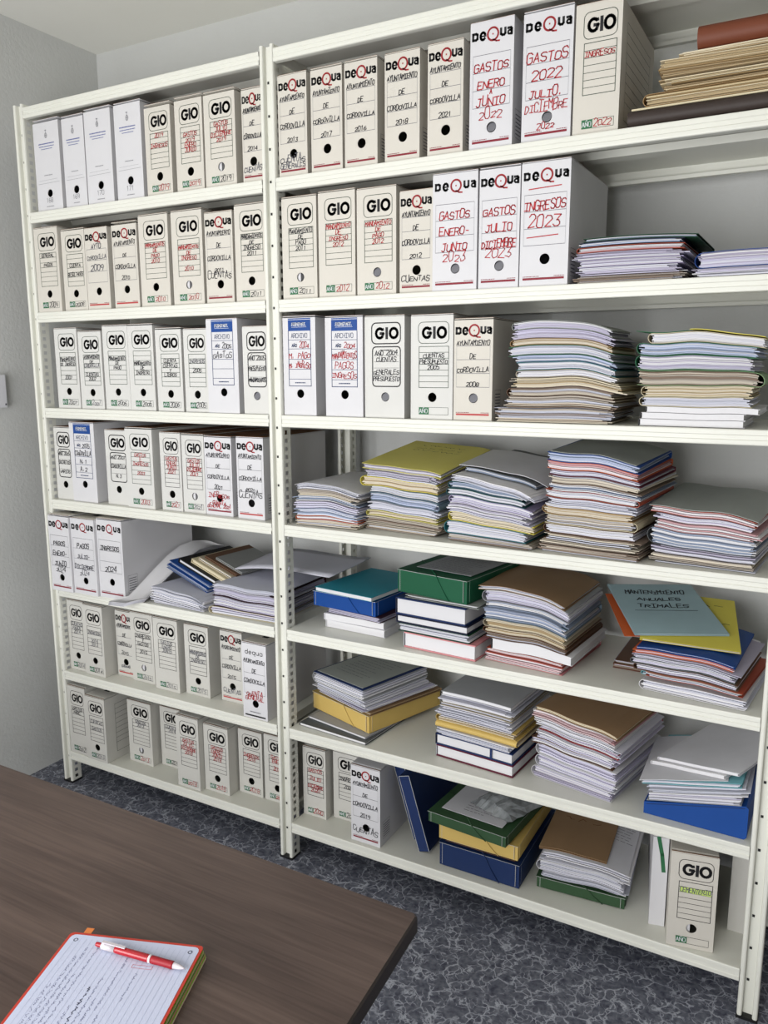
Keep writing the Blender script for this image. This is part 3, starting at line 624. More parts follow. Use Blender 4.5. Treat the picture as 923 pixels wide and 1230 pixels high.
for (row, bay, x, y, w, h, kind, spec, hole, desc) in BOXES:
    where = '%s of %s bay' % (ROWN[row], ('narrow', 'wide')[bay])
    label = desc.replace(' box', ' archive box', 1) + ', ' + where
    yaw = R(11) if x > 2.2 else 0.0
    cm = None
    if kind in 'GT' and row in (3, 4): cm = M_CARDN
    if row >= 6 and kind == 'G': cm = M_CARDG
    if row == 7 and bay == 1 and x > 2.2: cm = M_CARDC
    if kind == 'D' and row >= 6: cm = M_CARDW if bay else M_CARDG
    elif kind == 'D' and not (row in (4, 5) or desc.startswith('tall') or 'INGRESOS 2023' in desc): cm = M_CARDC
    archive_box(kind, x, y, H[row] + .0006, w, h, spec, label, 'archive boxes in the %s of the %s bay' % (ROWN[row], ('narrow', 'wide')[bay]), yaw, hole, cm, M_KRAFT if row <= 4 else None)  # upper rows: kraft lid tops, brown colour also darkens the gaps as shade
# two more boxes standing behind the highlighted one
archive_box('X', 2.195, 0.062, H[7] + .0006, .040, .262, dict(slash=1), 'narrow white archive box turned behind the lime highlighted box, bottom row of wide bay', 'archive boxes in the bottom row of the wide bay', R(11), 0, M_CARDW)
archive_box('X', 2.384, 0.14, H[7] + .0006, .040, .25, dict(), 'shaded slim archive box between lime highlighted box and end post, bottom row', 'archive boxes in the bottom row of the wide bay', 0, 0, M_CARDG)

# ------------------------------------------------------------------ paper stacks
class Stack:
    def __init__(s, x, y, z, W, D, yaw, Htot, bend, name, group):
        s.x, s.y, s.z, s.W, s.D, s.yaw, s.H, s.bend, s.name, s.group = x, y, z, W, D, yaw, Htot, bend, name, group
        s.top = 0.0008; s.n = 0; s.wav = .0035 if (abs(bend[0]) + abs(bend[1])) > .006 else 0; s.ph = random.uniform(0, 6)
    def dz(s, x, z, y=0.0):
        u = max(-1.8, min(1.8, x / (s.W / 2))); c1, c2, c3, c4 = (tuple(s.bend) + (0,))[:4]
        t = min(1.0, z / s.H)
        w = s.wav * math.sin(2.6 * u + s.ph + 2.0 * t) + .5 * s.wav * math.sin(5.3 * u + 2 * s.ph - 3 * t)
        return t * (c1 * u + c2 * (1 - u * u) + c3 * math.sin(3.2 * u) + c4 * y / s.D) + w * min(1, 3 * t)
NX = 12
def sheet_slab(b, x0, x1, y0, y1, z0, z1, mt, f, yawj=0.0, cx=0.0):
    """one thin leaf bundle following the sag of the stack; f(x,z)->dz"""
    vs = []; n = NX
    ca, sa = math.cos(yawj), math.sin(yawj)
    for k in range(n + 1):
        x = x0 + (x1 - x0) * k / n
        for (y, z) in ((y0, z0), (y1, z0), (y1, z1), (y0, z1)):
            xr, yr = x * ca - y * sa, x * sa + y * ca; vs.append((xr, yr, z + f(xr, z, yr)))
    fs = []
    for k in range(n):
        a, c = k * 4, (k + 1) * 4
        fs += [(a, c, c + 3, a + 3), (a + 1, a + 2, c + 2, c + 1), (a + 3, c + 3, c + 2, a + 2), (a, a + 1, c + 1, c)]
    fs += [(0, 3, 2, 1), (n * 4, n * 4 + 1, n * 4 + 2, n * 4 + 3)]
    b.add(vs, fs, mt)
def sheets(b, W, D, z0, z1, pal, f, loose=1.0, fold=None):
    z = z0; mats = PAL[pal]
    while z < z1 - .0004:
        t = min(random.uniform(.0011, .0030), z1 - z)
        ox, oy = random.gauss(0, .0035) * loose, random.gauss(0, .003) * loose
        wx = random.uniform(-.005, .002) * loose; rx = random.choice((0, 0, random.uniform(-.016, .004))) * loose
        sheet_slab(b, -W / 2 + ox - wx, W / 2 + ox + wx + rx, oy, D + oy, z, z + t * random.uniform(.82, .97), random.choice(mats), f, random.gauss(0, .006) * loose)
        z += t
def wrap(b, W, D, T, mt, f, side, th=.0011):
    """folded card cover: bottom leaf, rounded fold on one side, top leaf"""
    r = T / 2 - th / 2
    if side in 'LR':
        sgn = -1 if side == 'L' else 1
        path = [(-sgn * (W / 2) + -sgn * 0 + 0, th / 2)]
        path = [(-sgn * W / 2 + sgn * W * k / 8, th / 2) for k in range(8)]
        path += [(sgn * (W / 2 + r * math.cos(a) - r * .6), T / 2 + r * math.sin(a)) for a in [-math.pi / 2 + math.pi * k / 8 for k in range(9)]]
        path += [(-sgn * W / 2 + sgn * W * k / 8, T - th / 2) for k in range(7, -1, -1)]
        vs = []; n = len(path)
        for (x, z) in path:
            for y in (0, D):
                vs.append((x, y, z))
        # give it thickness
        nv = []
        for i, (x, z) in enumerate(path):
            a = path[max(0, i - 1)]; c = path[min(n - 1, i + 1)]; dx, dz = c[0] - a[0], c[1] - a[1]; l = math.hypot(dx, dz) or 1
            ox, oz = dz / l * th / 2, -dx / l * th / 2
            for y in (0, D):
                nv.append((x + ox, y, z + oz + f(x, z, y))); nv.append((x - ox, y, z - oz + f(x, z, y)))
        fs = []
        for i in range(n - 1):
            a, c = i * 4, (i + 1) * 4
            fs += [(a, c, c + 2, a + 2), (a + 1, a + 3, c + 3, c + 1), (a, a + 1, c + 1, c), (a + 2, c + 2, c + 3, a + 3)]
        fs += [(0, 2, 3, 1), ((n - 1) * 4, (n - 1) * 4 + 1, (n - 1) * 4 + 3, (n - 1) * 4 + 2)]
        b.add(nv, fs, mt)
    else:
        sheet_slab(b, -W / 2, W / 2, 0, D, 0, th, mt, f); sheet_slab(b, -W / 2, W / 2, 0, D, T - th, T, mt, f)
        if side == 'F': # rounded fold towards the room
            path = [(-(r * math.cos(a)), T / 2 + r * math.sin(a)) for a in [-math.pi / 2 + math.pi * k / 6 for k in range(7)]]
            yy0 = 0.0
        else:
            path = [(D + r * math.cos(a) * .6, T / 2 + r * math.sin(a)) for a in [-math.pi / 2 + math.pi * k / 6 for k in range(7)]]
        vs = []
        for k in range(NX + 1):
            x = -W / 2 + W * k / NX
            for (y, z) in path: vs.append((x, y, z + f(x, z, y)))
        b.add(vs, [(k * 7 + i, (k + 1) * 7 + i, (k + 1) * 7 + i + 1, k * 7 + i + 1) for k in range(NX) for i in range(6)], mt, True)

CATS = {'p': ('paper_bundle', 'papers'), 'f': ('card_folder', 'folder'), 'b': ('book', 'book'), 'x': ('box_folder', 'box folder'), 's': ('loose_sheet', 'sheet'), 'n': ('spiral_notebook', 'notebook'), 'c': ('booklet', 'booklet')}
def item(st, kind, T, col, pal=None, fold='B', desc=None, dx=0., dy=0., yaw=0., w=None, d=None, label=None, roll=0., raw=None, pitch=0., spin=0., writing=None, lift=0., edge=None):
    st.n += 1
    W = w or st.W * random.uniform(.95, 1.0); D = d or st.D
    if st.wav and kind in 'pf': dx += random.gauss(0, .004); yaw += random.gauss(0, R(1.3))
    z0 = st.top
    lo, hi = ((.012, 1.000) if st.x < 1.0 else (1.074, 2.416))
    if not roll and st.y + dy < .06 and abs(yaw) < R(6):
        if st.x + st.W / 2 + dx + W / 2 > hi: dx = hi - st.x - st.W / 2 - W / 2
        if st.x + st.W / 2 + dx - W / 2 < lo: dx = lo - st.x - st.W / 2 + W / 2
    def f(x, z, y=0.0): return st.dz(dx + x * math.cos(yaw) - y * math.sin(yaw), z0 + z, dy + x * math.sin(yaw) + y * math.cos(yaw)) if not (roll or raw) else 0.0
    nm, cat = CATS[kind]
    ca, sa = math.cos(st.yaw), math.sin(st.yaw)
    lx = st.W / 2 + dx; ly = dy
    loc = (st.x + lx * ca - ly * sa, st.y + lx * sa + ly * ca, st.z + z0 + lift)
    rot = (0, roll, st.yaw + yaw)
    if raw: loc = (raw[0], raw[1], st.z + raw[2]); rot = (Matrix.Rotation(yaw, 4, 'Z') @ Matrix.Rotation(pitch, 4, 'X') @ Matrix.Rotation(spin, 4, 'Z')).to_euler()
    lab = label or '%s, %s from bottom of %s' % (desc, ORD[st.n - 1], st.name)
    if kind == 'p':
        b = MB(); sheets(b, W, D, 0, T, pal or col, f, 1.6); o = b.build(nm, None, loc, rot)
        tag(o, lab, cat, st.group)
    elif kind == 's':
        b = MB(); sheet_slab(b, -W / 2, W / 2, 0, D, 0, T, card(col), f)
        if writing: writing(b, W, D, T, f)
        o = b.build(nm, None, loc, rot); tag(o, lab, cat, st.group)
    elif kind == 'f':
        o = empty(nm, loc, rot); tag(o, lab, cat, st.group)
        b = MB(); sheets(b, W * .97, D * .985, .0016, T - .0016, pal or 'W', f, .8); s_ = b.build('sheets', o, (0, .004, 0))
        b = MB(); wrap(b, W, D, T, card(col), f, fold)
        if writing: writing(b, W, D, T, f)
        b.build('cover', o)
    elif kind in 'bc':
        o = empty(nm, loc, rot); tag(o, lab, cat, st.group)
        th = .0034 if kind == 'b' else .0008
        b = MB()
        for zz in (0, T - th): sheet_slab(b, -W / 2, W / 2, 0, D, zz, zz + th, card(col), f)
        sheet_slab(b, -W / 2 - .0015, -W / 2 + .0012, 0, D, .0, T, card(edge or col), f)
        b.build('cover', o)
        b = MB(); sheet_slab(b, -W / 2 + .003, W / 2 - .004, .004 if kind == 'b' else .0005, D - .004, th, T - th, PAL[pal or 'W'][0], f)
        n = max(2, int(T / .004))
        b.build('pages', o)
    elif kind == 'x':
        o = empty(nm, loc, rot); tag(o, lab, cat, st.group)
        box_folder(o, W, D, T, col)
    elif kind == 'n':
        o = empty(nm, loc, rot); tag(o, lab, cat, st.group)
        b = MB(); sheet_slab(b, -W / 2, W / 2, 0, D, T - .0012, T, card(col), f); sheet_slab(b, -W / 2, W / 2, 0, D, 0, .001, card(col), f); b.build('cover', o)
        b = MB(); sheet_slab(b, -W / 2 + .004, W / 2 - .001, .001, D - .001, .001, T - .0012, PAL['W'][0], f); b.build('pages', o)
        b = MB(); r = T * .5
        for k in range(22):
            yy = .012 + k * (D - .024) / 21
            b.tube([(-W / 2 + .002 + r * math.cos(a), yy, T / 2 + r * math.sin(a)) for a in [2 * math.pi * i / 10 for i in range(11)]], .0009, M_COIL, 5)
        b.build('coil', o)
    st.top = z0 + T + (.0012 if kind != 'x' else .0032)
    return o
M_COIL = mat('wire_coil', (190, 192, 196), 0.3, metal=0.8)
def box_folder(o, W, D, T, col):
    """flat cardboard project box: tray, lid with turned-down flaps showing pale worn edges, elastic cord"""
    m_ = card(col); b = MB()
    b.box(-W / 2 + .002, W / 2 - .002, .003, D - .002, 0, T - .002, m_); b.build('tray', o)
    b = MB()
    b.box(-W / 2, W / 2, 0, D, T - .002, T, m_)
    fl = T * .92
    b.box(-W / 2 + .012, W / 2 - .012, 0, .0018, T - fl, T - .002, m_)
    b.box(W / 2 - .0018, W / 2, .014, D - .014, T - fl, T - .002, m_); b.box(-W / 2, -W / 2 + .0018, .014, D - .014, T - fl, T - .002, m_)
    e = .0011
    for pts in ([(-W / 2 + .012, T - .001), (-W / 2 + .012, T - fl)], [(W / 2 - .012, T - .001), (W / 2 - .012, T - fl)], [(-W / 2, T - .0005), (W / 2, T - .0005)]):
        b.ribbon(pts, e, lambda a, c: (a, -.0005, c), M_EDGE, 0)
    b.ribbon([(0.002, T - .0004), (D, T - .0004)], e, lambda a, c: (W / 2 + .0004, a, c), M_EDGE, 0)
    b.ribbon([(.014, T), (.014, T - fl)], e, lambda a, c: (W / 2 + .0004, a, c), M_EDGE, 0)
    b.build('lid', o)
    b = MB(); b.tube([(W * .08, -.0022, T + .0012), (W * .16, -.0022, T * .5), (W * .26, -.0022, .001)], .0012, m_, 6)
    b.tube([(W * .08, -.002, T + .0012), (-W * .30, D * .30, T + .0014), (-W / 2, D * .42, T + .001)], .0012, m_, 6)
    b.build('elastic', o)

def scrawl(rows, mt=None, x0=-.35, w=.7, h=.03, lw=.0022, z_off=.0006):
    """handwritten lines on the top face of a cover; rows: list of (fraction of depth, text)"""
    def go(b, W, D, T, f):
        for fr, t in rows:
            TT = lambda a, c: (a, c, T + f(a, T, c) + z_off)
            if t == '~': scribble(b, -W * w / 2, W * w / 2, D * fr, h, lw, mt or M_PEN, TT)
            elif t == '_': b.ribbon([(-W * w / 2 + W * w * k / 8, D * fr) for k in range(9)], lw * .7, TT, mt or M_PEN)
            else: write(b, t, 0.0, D * fr, h, lw, mt or M_PEN, T=TT, maxw=W * w, jit=.3, slant=.15)
    return go
def printed(nl=8, y0=.25, y1=.75, x0=-.3, x1=.3):
    def go(b, W, D, T, f):
        for k in range(nl):
            v = D * (y0 + (y1 - y0) * k / nl); e = random.uniform(.6, 1.0)
            TT = lambda a, c: (a, c, T + f(a, T, c) + .0005)
            x = W * x0
            while x < W * (x0 + (x1 - x0) * e):
                l = random.uniform(.006, .02); b.ribbon([(x, v), (x + l, v)], .0022, TT, M_GREYPEN, 0); x += l + .004
    return go

Z = H
def stack(row, x, y, W, D, yaw, Htot, bend, name): return Stack(x, y, Z[row] + .0006, W, D, R(yaw), Htot, bend, name, 'papers in ' + name)

# --- top shelf: ledger with old papers
s = stack(1, 2.055, .02, .365, .27, 0, .2, (0, .0, 0), 'old pile, top row of wide bay')
item(s, 'f', .036, 'ledger', 'O', 'F', 'wide dark brown ledger', w=.365)
item(s, 's', .004, 'cream', desc='cream board on the ledger', w=.36, dx=.002)
item(s, 'f', .026, 'tan', 'O', 'L', 'tan folder with rounded fold', dx=.02, w=.33)
item(s, 'p', .030, 'O', desc='yellowed loose papers', dx=.05, w=.29)
item(s, 'p', .032, 'O', desc='rough yellowed papers', dx=.04, w=.30, yaw=R(3))
item(s, 'p', .010, 'C', desc='thin pale sheets', dx=.05, w=.26)
item(s, 'f', .052, 'leather', 'O', 'F', 'brown leather wallet', dx=.068, dy=.02, w=.225)
# --- second shelf
s = stack(2, 1.942, .02, .25, .28, 0, .1, (-.002, .004, 0), 'first pile beside INGRESOS 2023 box')
item(s, 'p', .016, 'G', desc='greyish papers'); item(s, 'p', .018, 'L', desc='lilac white papers', dx=.004); item(s, 'f', .016, 'lilac', 'L', 'B', 'lilac folder')
item(s, 'p', .014, 'L', desc='pale lilac sheets', dx=-.004); item(s, 'f', .012, 'rust', 'K', 'L', 'rust folder with pink sheets'); item(s, 'f', .010, 'dnavy', 'B', 'B', 'dark blue folder')
item(s, 'f', .008, 'dgreen', 'B', 'B', 'dark green folder', dx=.02, w=.262)
s = stack(2, 2.222, .02, .20, .28, 0, .07, (0, .004, 0), 'last pile on second row, end post')
item(s, 'p', .018, 'L', desc='lilac white papers'); item(s, 'f', .034, 'blue', 'L', 'L', 'blue folder with round fold'); item(s, 'f', .006, 'kraft', 'C', 'B', 'kraft folder', dx=.05, dy=.08, w=.13, d=.2)
# --- third shelf
s = stack(3, 1.766, .018, .285, .25, 0, .25, (-.014, .016, .004), 'pile beside the 2008 box')
item(s, 'p', .034, 'G', desc='wide cream papers', dx=-.006, w=.30)
item(s, 'p', .026, 'G', desc='beige curled papers', dx=.002, w=.28); item(s, 'f', .020, 'brown', 'G', 'L', 'brown edged folder', dx=.004); item(s, 'p', .022, 'C', desc='cream papers', dx=.012)
item(s, 'f', .016, 'beige', 'W', 'L', 'beige folder of white papers', dx=.022, w=.26); item(s, 'f', .018, 'teal', 'W', 'B', 'teal folder of white papers', dx=.016, w=.255)
item(s, 'p', .014, 'B', desc='pale blue sheets', dx=.012, w=.25); item(s, 'f', .022, 'green', 'W', 'B', 'green folder', dx=.000, w=.27); item(s, 'f', .014, 'tan', 'C', 'L', 'tan folder', dx=.0, w=.26)
item(s, 'p', .020, 'L', desc='lilac papers', dx=.002, w=.25); item(s, 'f', .018, 'greygreen', 'L', 'L', 'grey green topmost folder', dx=.012, w=.25)
s = stack(3, 2.108, .018, .25, .26, 0, .25, (-.012, .004, 0), 'pile near end post, third row')
item(s, 'c', .015, 'white', 'W', desc='white booklet with black spine', edge='black', w=.235, dx=-.006); item(s, 'c', .014, 'white', 'W', desc='white bound booklet', edge='black', w=.232, dx=-.004); item(s, 'c', .013, 'white', 'W', desc='longer white booklet', edge='black', w=.25, dx=.016)
item(s, 'f', .022, 'cream', 'W', 'L', 'cream folder', dx=.002); item(s, 'f', .024, 'cream', 'C', 'L', 'cream folder of ivory papers', dx=0.); item(s, 'f', .034, 'lgreen', 'G', 'R', 'light green thick folder', dx=.006, w=.27)
item(s, 'f', .032, 'green', 'L', 'L', 'green folder with lilac sheets', dx=.004, w=.255); item(s, 'f', .026, 'green', 'B', 'L', 'green folder with blue sheets', dx=.000, w=.262)
item(s, 'f', .022, 'cream', 'W', 'L', 'cream folder of white sheets', dx=.012, w=.25); item(s, 's', .0012, 'green', desc='green flat sheet', dx=-.08, w=.12, d=.18); item(s, 's', .0015, 'yellow', desc='yellow topmost sheet', dx=.06, w=.16, d=.2, yaw=R(2))
# --- fourth shelf
s = stack(4, 1.084, .030, .222, .30, 1, .13, (-.004, .012, 0), 'low pile by middle post')
item(s, 'p', .016, 'G', desc='beige papers', w=.225); item(s, 'f', .010, 'orange', 'W', 'L', 'orange thin folder', w=.22); item(s, 'p', .020, 'B', desc='pale blue papers'); item(s, 'p', .018, 'L', desc='lilac papers'); item(s, 'p', .014, 'B', desc='blue white papers', dx=-.004)
item(s, 'p', .016, 'G', desc='grey papers', dx=.006); item(s, 'p', .014, 'W', desc='white papers', dx=.004); item(s, 's', .001, 'paper', desc='pale topmost sheet', dx=.006, w=.235, d=.31)
s = stack(4, 1.318, .075, .245, .29, -6, .21, (-.010, .010, .003, .045), 'pile with yellow top folder')
item(s, 'p', .020, 'G', desc='grey loose papers', w=.25); item(s, 'p', .016, 'G', desc='beige papers', dx=.004, w=.26); item(s, 'f', .014, 'olive', 'C', 'L', 'olive yellow folder', dx=-.006); item(s, 'p', .024, 'W', desc='white papers', dx=.006)
item(s, 'f', .022, 'steel', 'B', 'R', 'steel blue folder', dx=.008); item(s, 'f', .020, 'steel', 'W', 'B', 'blue grey folder', dx=.004); item(s, 'f', .026, 'yellow', 'C', 'L', 'yellow folder with round fold', dx=-.012, w=.26)
item(s, 'p', .020, 'L', desc='lilac pink papers', dx=-.004); item(s, 'f', .014, 'olive', 'L', 'B', 'yellow topmost folder with writing', dx=-.006, w=.27, d=.31, writing=scrawl([(.84, '~'), (.74, '~'), (.66, '~')], M_PEN, h=.014, w=.6, lw=.0016))
s = stack(4, 1.600, .036, .245, .29, -4, .20, (-.022, .016, .002, .03), 'pile with teal and yellow folders')
item(s, 'p', .016, 'G', desc='beige papers', w=.25); item(s, 'f', .030, 'teal', 'W', 'L', 'teal folder with round fold', dx=-.01, w=.24); item(s, 'f', .022, 'yellow', 'C', 'L', 'yellow folder', dx=0., w=.25); item(s, 'p', .022, 'L', desc='mauve papers', dx=.006)
item(s, 'f', .018, 'lilac', 'L', 'L', 'lilac grey folder', dx=.004); item(s, 'f', .016, 'petrol', 'W', 'L', 'dark teal folder', dx=-.008, w=.23); item(s, 'f', .016, 'petrol', 'B', 'L', 'dark teal folder of blue sheets', dx=-.01, w=.22)
item(s, 'p', .014, 'W', desc='white bent papers', dx=.008, w=.25, yaw=R(-5)); item(s, 'f', .012, 'dgrey', 'B', 'B', 'dark slanting folder', dx=.012, dy=.05, w=.22, yaw=R(-4)); item(s, 's', .0012, 'paper', desc='pale topmost card', dx=.012, w=.262, d=.24, dy=.06, yaw=R(2), lift=.003)
s = stack(4, 1.872, .040, .248, .29, -6, .25, (-.014, .006, 0, .015), 'tallest pile, fourth row')
item(s, 'p', .030, 'G', desc='beige papers', w=.26); item(s, 'p', .016, 'G', desc='brownish papers', dx=.003); item(s, 'f', .022, 'brown', 'W', 'L', 'brown folder of white papers', dx=.002); item(s, 'f', .024, 'cream', 'G', 'R', 'cream folder', dx=.004); item(s, 'f', .018, 'tan', 'C', 'L', 'tan folder of cream papers')
item(s, 'p', .022, 'W', desc='white papers', dx=.002); item(s, 'f', .018, 'rust', 'W', 'R', 'rust red folder', dx=.0); item(s, 'p', .016, 'B', desc='blue grey sheets', dx=.012, w=.235); item(s, 'p', .018, 'G', desc='greyish papers', dx=.01, w=.235)
item(s, 'f', .014, 'maroon', 'L', 'B', 'maroon folder', dx=.008, w=.24); item(s, 'f', .018, 'orange', 'K', 'B', 'orange folder of pink papers', dx=.005, w=.238); item(s, 'f', .020, 'blue', 'B', 'B', 'blue folder', dx=.003, w=.24); item(s, 's', .0012, 'greygreen', desc='grey topmost card', dx=.002, w=.225, d=.28, dy=.002)
s = stack(4, 2.158, .050, .236, .29, -6, .15, (-.012, .008, 0, .02), 'pile by end post, fourth row')
item(s, 'p', .020, 'G', desc='beige papers', w=.236); item(s, 'p', .016, 'L', desc='lilac papers', dx=-.004); item(s, 'f', .038, 'dgrey', 'B', 'L', 'grey folder of blue white papers', dx=-.014, w=.245); item(s, 'p', .020, 'K', desc='pinkish papers', dx=-.006); item(s, 'p', .014, 'L', desc='white lilac papers', dx=-.004)
item(s, 'f', .014, 'rust', 'K', 'B', 'rust orange folder', dx=-.010, w=.246); item(s, 's', .0014, 'greygreen', desc='large grey topmost card', dx=-.012, w=.252, d=.31)
# --- fifth shelf, wide bay
s = stack(5, 1.150, .085, .222, .29, -3, .16, (0, .0, 0), 'pile with teal notebook')
item(s, 'c', .023, 'white', 'W', desc='white booklet', w=.222, dx=.006); item(s, 'c', .021, 'paper', 'W', desc='second white booklet', w=.222, dx=.002, yaw=R(2)); item(s, 'f', .016, 'dmaroon', 'L', 'B', 'dark red folder of lilac papers', dx=.0, yaw=R(-4), w=.21)
item(s, 'x', .048, 'blue', desc='bright blue box folder', dx=-.034, dy=-.005, w=.245, yaw=R(-2)); item(s, 'n', .013, 'tealcover', desc='teal spiral notebook', dx=-.030, dy=-.015, w=.225, d=.30, yaw=R(-4))
s = stack(5, 1.462, .035, .235, .30, -4, .27, (0, 0, 0), 'pile with green box folder')
item(s, 'b', .046, 'pink', 'W', desc='thick pale pink bound book', w=.235, edge='grey'); item(s, 'f', .024, 'dgreen', 'W', 'B', 'dark folder of white papers', dx=-.02, w=.235); item(s, 'b', .024, 'dnavy', 'W', desc='navy book', dx=-.026, w=.235, edge='dnavy'); item(s, 'b', .050, 'navy', 'W', desc='thick navy bound book', dx=-.03, w=.23, edge='dnavy')
item(s, 'f', .008, 'greygreen', 'B', 'B', 'grey green thin folder', dx=.0, w=.24, dy=.01); item(s, 'x', .068, 'boxgreen', desc='green box folder with elastic', dx=-.036, dy=.015, w=.245, d=.31, yaw=R(-5)); item(s, 's', .001, 'grey', desc='grey printed topmost sheet', dx=-.02, w=.19, d=.24, dy=.06, yaw=R(-5), writing=printed(12, .1, .9, -.4, .4))
s = stack(5, 1.712, .052, .235, .29, -4, .25, (-.018, .012, .003), 'pile with kraft top folder')
item(s, 'f', .020, 'pink', 'K', 'B', 'pink folder', w=.232, dx=-.004); item(s, 'f', .012, 'rust', 'K', 'B', 'rust folder of pink papers', w=.228, dx=.002); item(s, 'c', .028, 'white', 'W', desc='thick white coil bound booklet', edge='black', w=.235, dx=.02)
item(s, 'f', .014, 'brown', 'G', 'B', 'brown folder', dx=.006, w=.24); item(s, 'f', .014, 'brown', 'C', 'L', 'brown folder with round fold', dx=.0, w=.245); item(s, 'f', .020, 'beige', 'C', 'L', 'beige folder', dx=-.006, w=.24)
item(s, 'f', .026, 'steel', 'B', 'B', 'blue grey folder', dx=-.008, w=.245); item(s, 'p', .018, 'B', desc='pale blue sheets', dx=.004, w=.235); item(s, 'f', .030, 'grey', 'L', 'L', 'grey folder with curled fold', dx=-.004, w=.245); item(s, 'f', .010, 'kraft', 'W', 'B', 'kraft topmost folder', dx=-.008, w=.252, d=.30)
s = stack(5, 2.150, .045, .245, .29, -6, .20, (-.010, .004, 0), 'pile with pale blue top folder')
item(s, 'f', .025, 'white', 'W', 'L', 'white curled bundle', w=.25, dx=.0); item(s, 'f', .008, 'aqua', 'W', 'L', 'aqua folder', w=.24, dx=-.02, dy=.03); item(s, 'f', .011, 'rust', 'G', 'B', 'rust brown folder', dx=.0); item(s, 'f', .016, 'brown', 'L', 'L', 'brown folder of lilac papers', dx=-.024, w=.25); item(s, 'f', .014, 'dgrey', 'L', 'L', 'grey folder', dx=-.026, w=.25)
item(s, 'p', .012, 'L', desc='lilac white papers', dx=-.022, w=.25); item(s, 'f', .008, 'orange', 'K', 'B', 'orange folder', dx=-.03, w=.24); item(s, 'f', .006, 'blue', 'B', 'B', 'blue folder', dx=-.02, w=.235)
zt_ = s.top
item(s, 's', .0012, 'orange', desc='orange loose sheet', w=.19, d=.26, raw=(2.178, .105, zt_ + .0154), yaw=R(27), pitch=R(9), spin=R(-2))
item(s, 'f', .006, 'yellow', 'C', 'B', 'yellow folder turned askew', w=.24, d=.31, raw=(2.250, .079, zt_ + .0092), yaw=R(27), pitch=R(9), spin=R(-17), writing=scrawl([(.83, '~'), (.5, '~')], h=.022, w=.9))
item(s, 'f', .005, 'lblue', 'W', 'B', 'pale blue topmost folder with handwriting', w=.24, d=.31, raw=(2.226, .1145, zt_ + .0240), yaw=R(27), pitch=R(9), writing=scrawl([(.78, 'MANTENIMIENTO'), (.64, 'ANUALES'), (.50, 'TRIMALES'), (.44, '_')], h=.022, w=.70, lw=.0030))
s2 = stack(5, 2.03, .16, .13, .22, 0, .05, (0, 0, 0), 'low gap between two piles')
item(s2, 'f', .012, 'leather', 'G', 'B', desc='x', label='dark red brown thin folder lying in the gap between two tall piles, fifth row', w=.10)
item(s2, 'f', .010, 'brown', 'G', 'B', desc='x', label='brown thin folder atop the red brown one in the gap, fifth row', w=.09)
# --- sixth shelf, wide bay
s = stack(6, 1.075, .035, .262, .34, -4, .22, (0, .0, 0), 'pile on yellow box folder')
item(s, 'c', .008, 'dgrey', 'W', desc='grey stapled brochure', w=.265, dx=.004, dy=.0, yaw=R(-1)); item(s, 'c', .006, 'grey', 'W', desc='paler grey brochure', w=.25, dx=.0, dy=.03, yaw=R(-7)); item(s, 'x', .058, 'mustard', desc='yellow box folder', dx=-.018, dy=.072, w=.285, d=.33, yaw=R(-14))
item(s, 'f', .010, 'kraft', 'C', 'B', 'kraft folder', dx=.014, dy=.07, w=.235, yaw=R(-16), d=.31); item(s, 'p', .016, 'L', desc='lilac white papers', dx=.006, dy=.06, w=.235, yaw=R(-16), d=.30); item(s, 'p', .024, 'W', desc='white papers', dx=.004, dy=.045, w=.225, yaw=R(-13), d=.29)
item(s, 'f', .034, 'grey', 'W', 'L', 'grey sleeve of white papers', dx=.0, dy=.04, w=.235, yaw=R(-12), d=.30); item(s, 's', .002, 'navy', desc='navy backing card', dx=.0, dy=.038, w=.232, yaw=R(-12), d=.30)
item(s, 's', .001, 'greygreen', desc='grey framed topmost sheet', dx=.002, dy=.047, w=.215, d=.285, yaw=R(-12), writing=printed(9, .2, .8, -.35, .35))
s = stack(6, 1.562, .060, .245, .28, -5, .24, (0, .004, 0), 'pile with two yellow folders')
item(s, 'b', .036, 'maroon', 'W', desc='maroon bound book', w=.25, edge='grey'); item(s, 'b', .034, 'boxblue', 'W', desc='blue bound book with strap', dx=-.002, w=.25, edge='dnavy'); o_ = [o for o in bpy.data.objects if o.get('label', '').startswith('blue bound book with strap')][0]
b = MB(); b.ribbon([(.058, .001), (.058, .034)], .007, lambda a, c: (a, -.0012, c), card('navy'), 0); b.add([(.0545, -.0012, .0346), (.0615, -.0012, .0346), (.0615, .27, .0346), (.0545, .27, .0346)], [(0, 1, 2, 3)], card('navy')); b.build('strap', o_)
item(s, 'p', .022, 'W', desc='white papers', dx=.0, w=.235)
item(s, 'f', .018, 'mustard', 'C', 'F', 'mustard yellow folder', dx=.006, w=.262); item(s, 'f', .018, 'mustard', 'C', 'L', 'lighter yellow folder', dx=.003, w=.255); item(s, 'p', .028, 'W', desc='white papers over yellow folders', dx=.002, w=.225)
item(s, 'f', .010, 'beige', 'W', 'B', 'beige thin folder', dx=.004, w=.23); item(s, 'p', .022, 'W', desc='upper white papers', dx=.004, w=.225); item(s, 'n', .010, 'grey', desc='grey topmost spiral notebook', dx=.002, w=.225, d=.27)
s = stack(6, 1.858, .085, .238, .30, -12, .24, (-.014, .010, 0), 'white pile with brown top')
for k, (c, fo, de) in enumerate((('white', 'L', 'curled white bundle'), ('paper', 'L', 'curled pale bundle'), ('white', 'L', 'loose white bundle'))): item(s, 'f', .030, c, 'L', fo, de, w=.236, dx=.004 * k - .004)
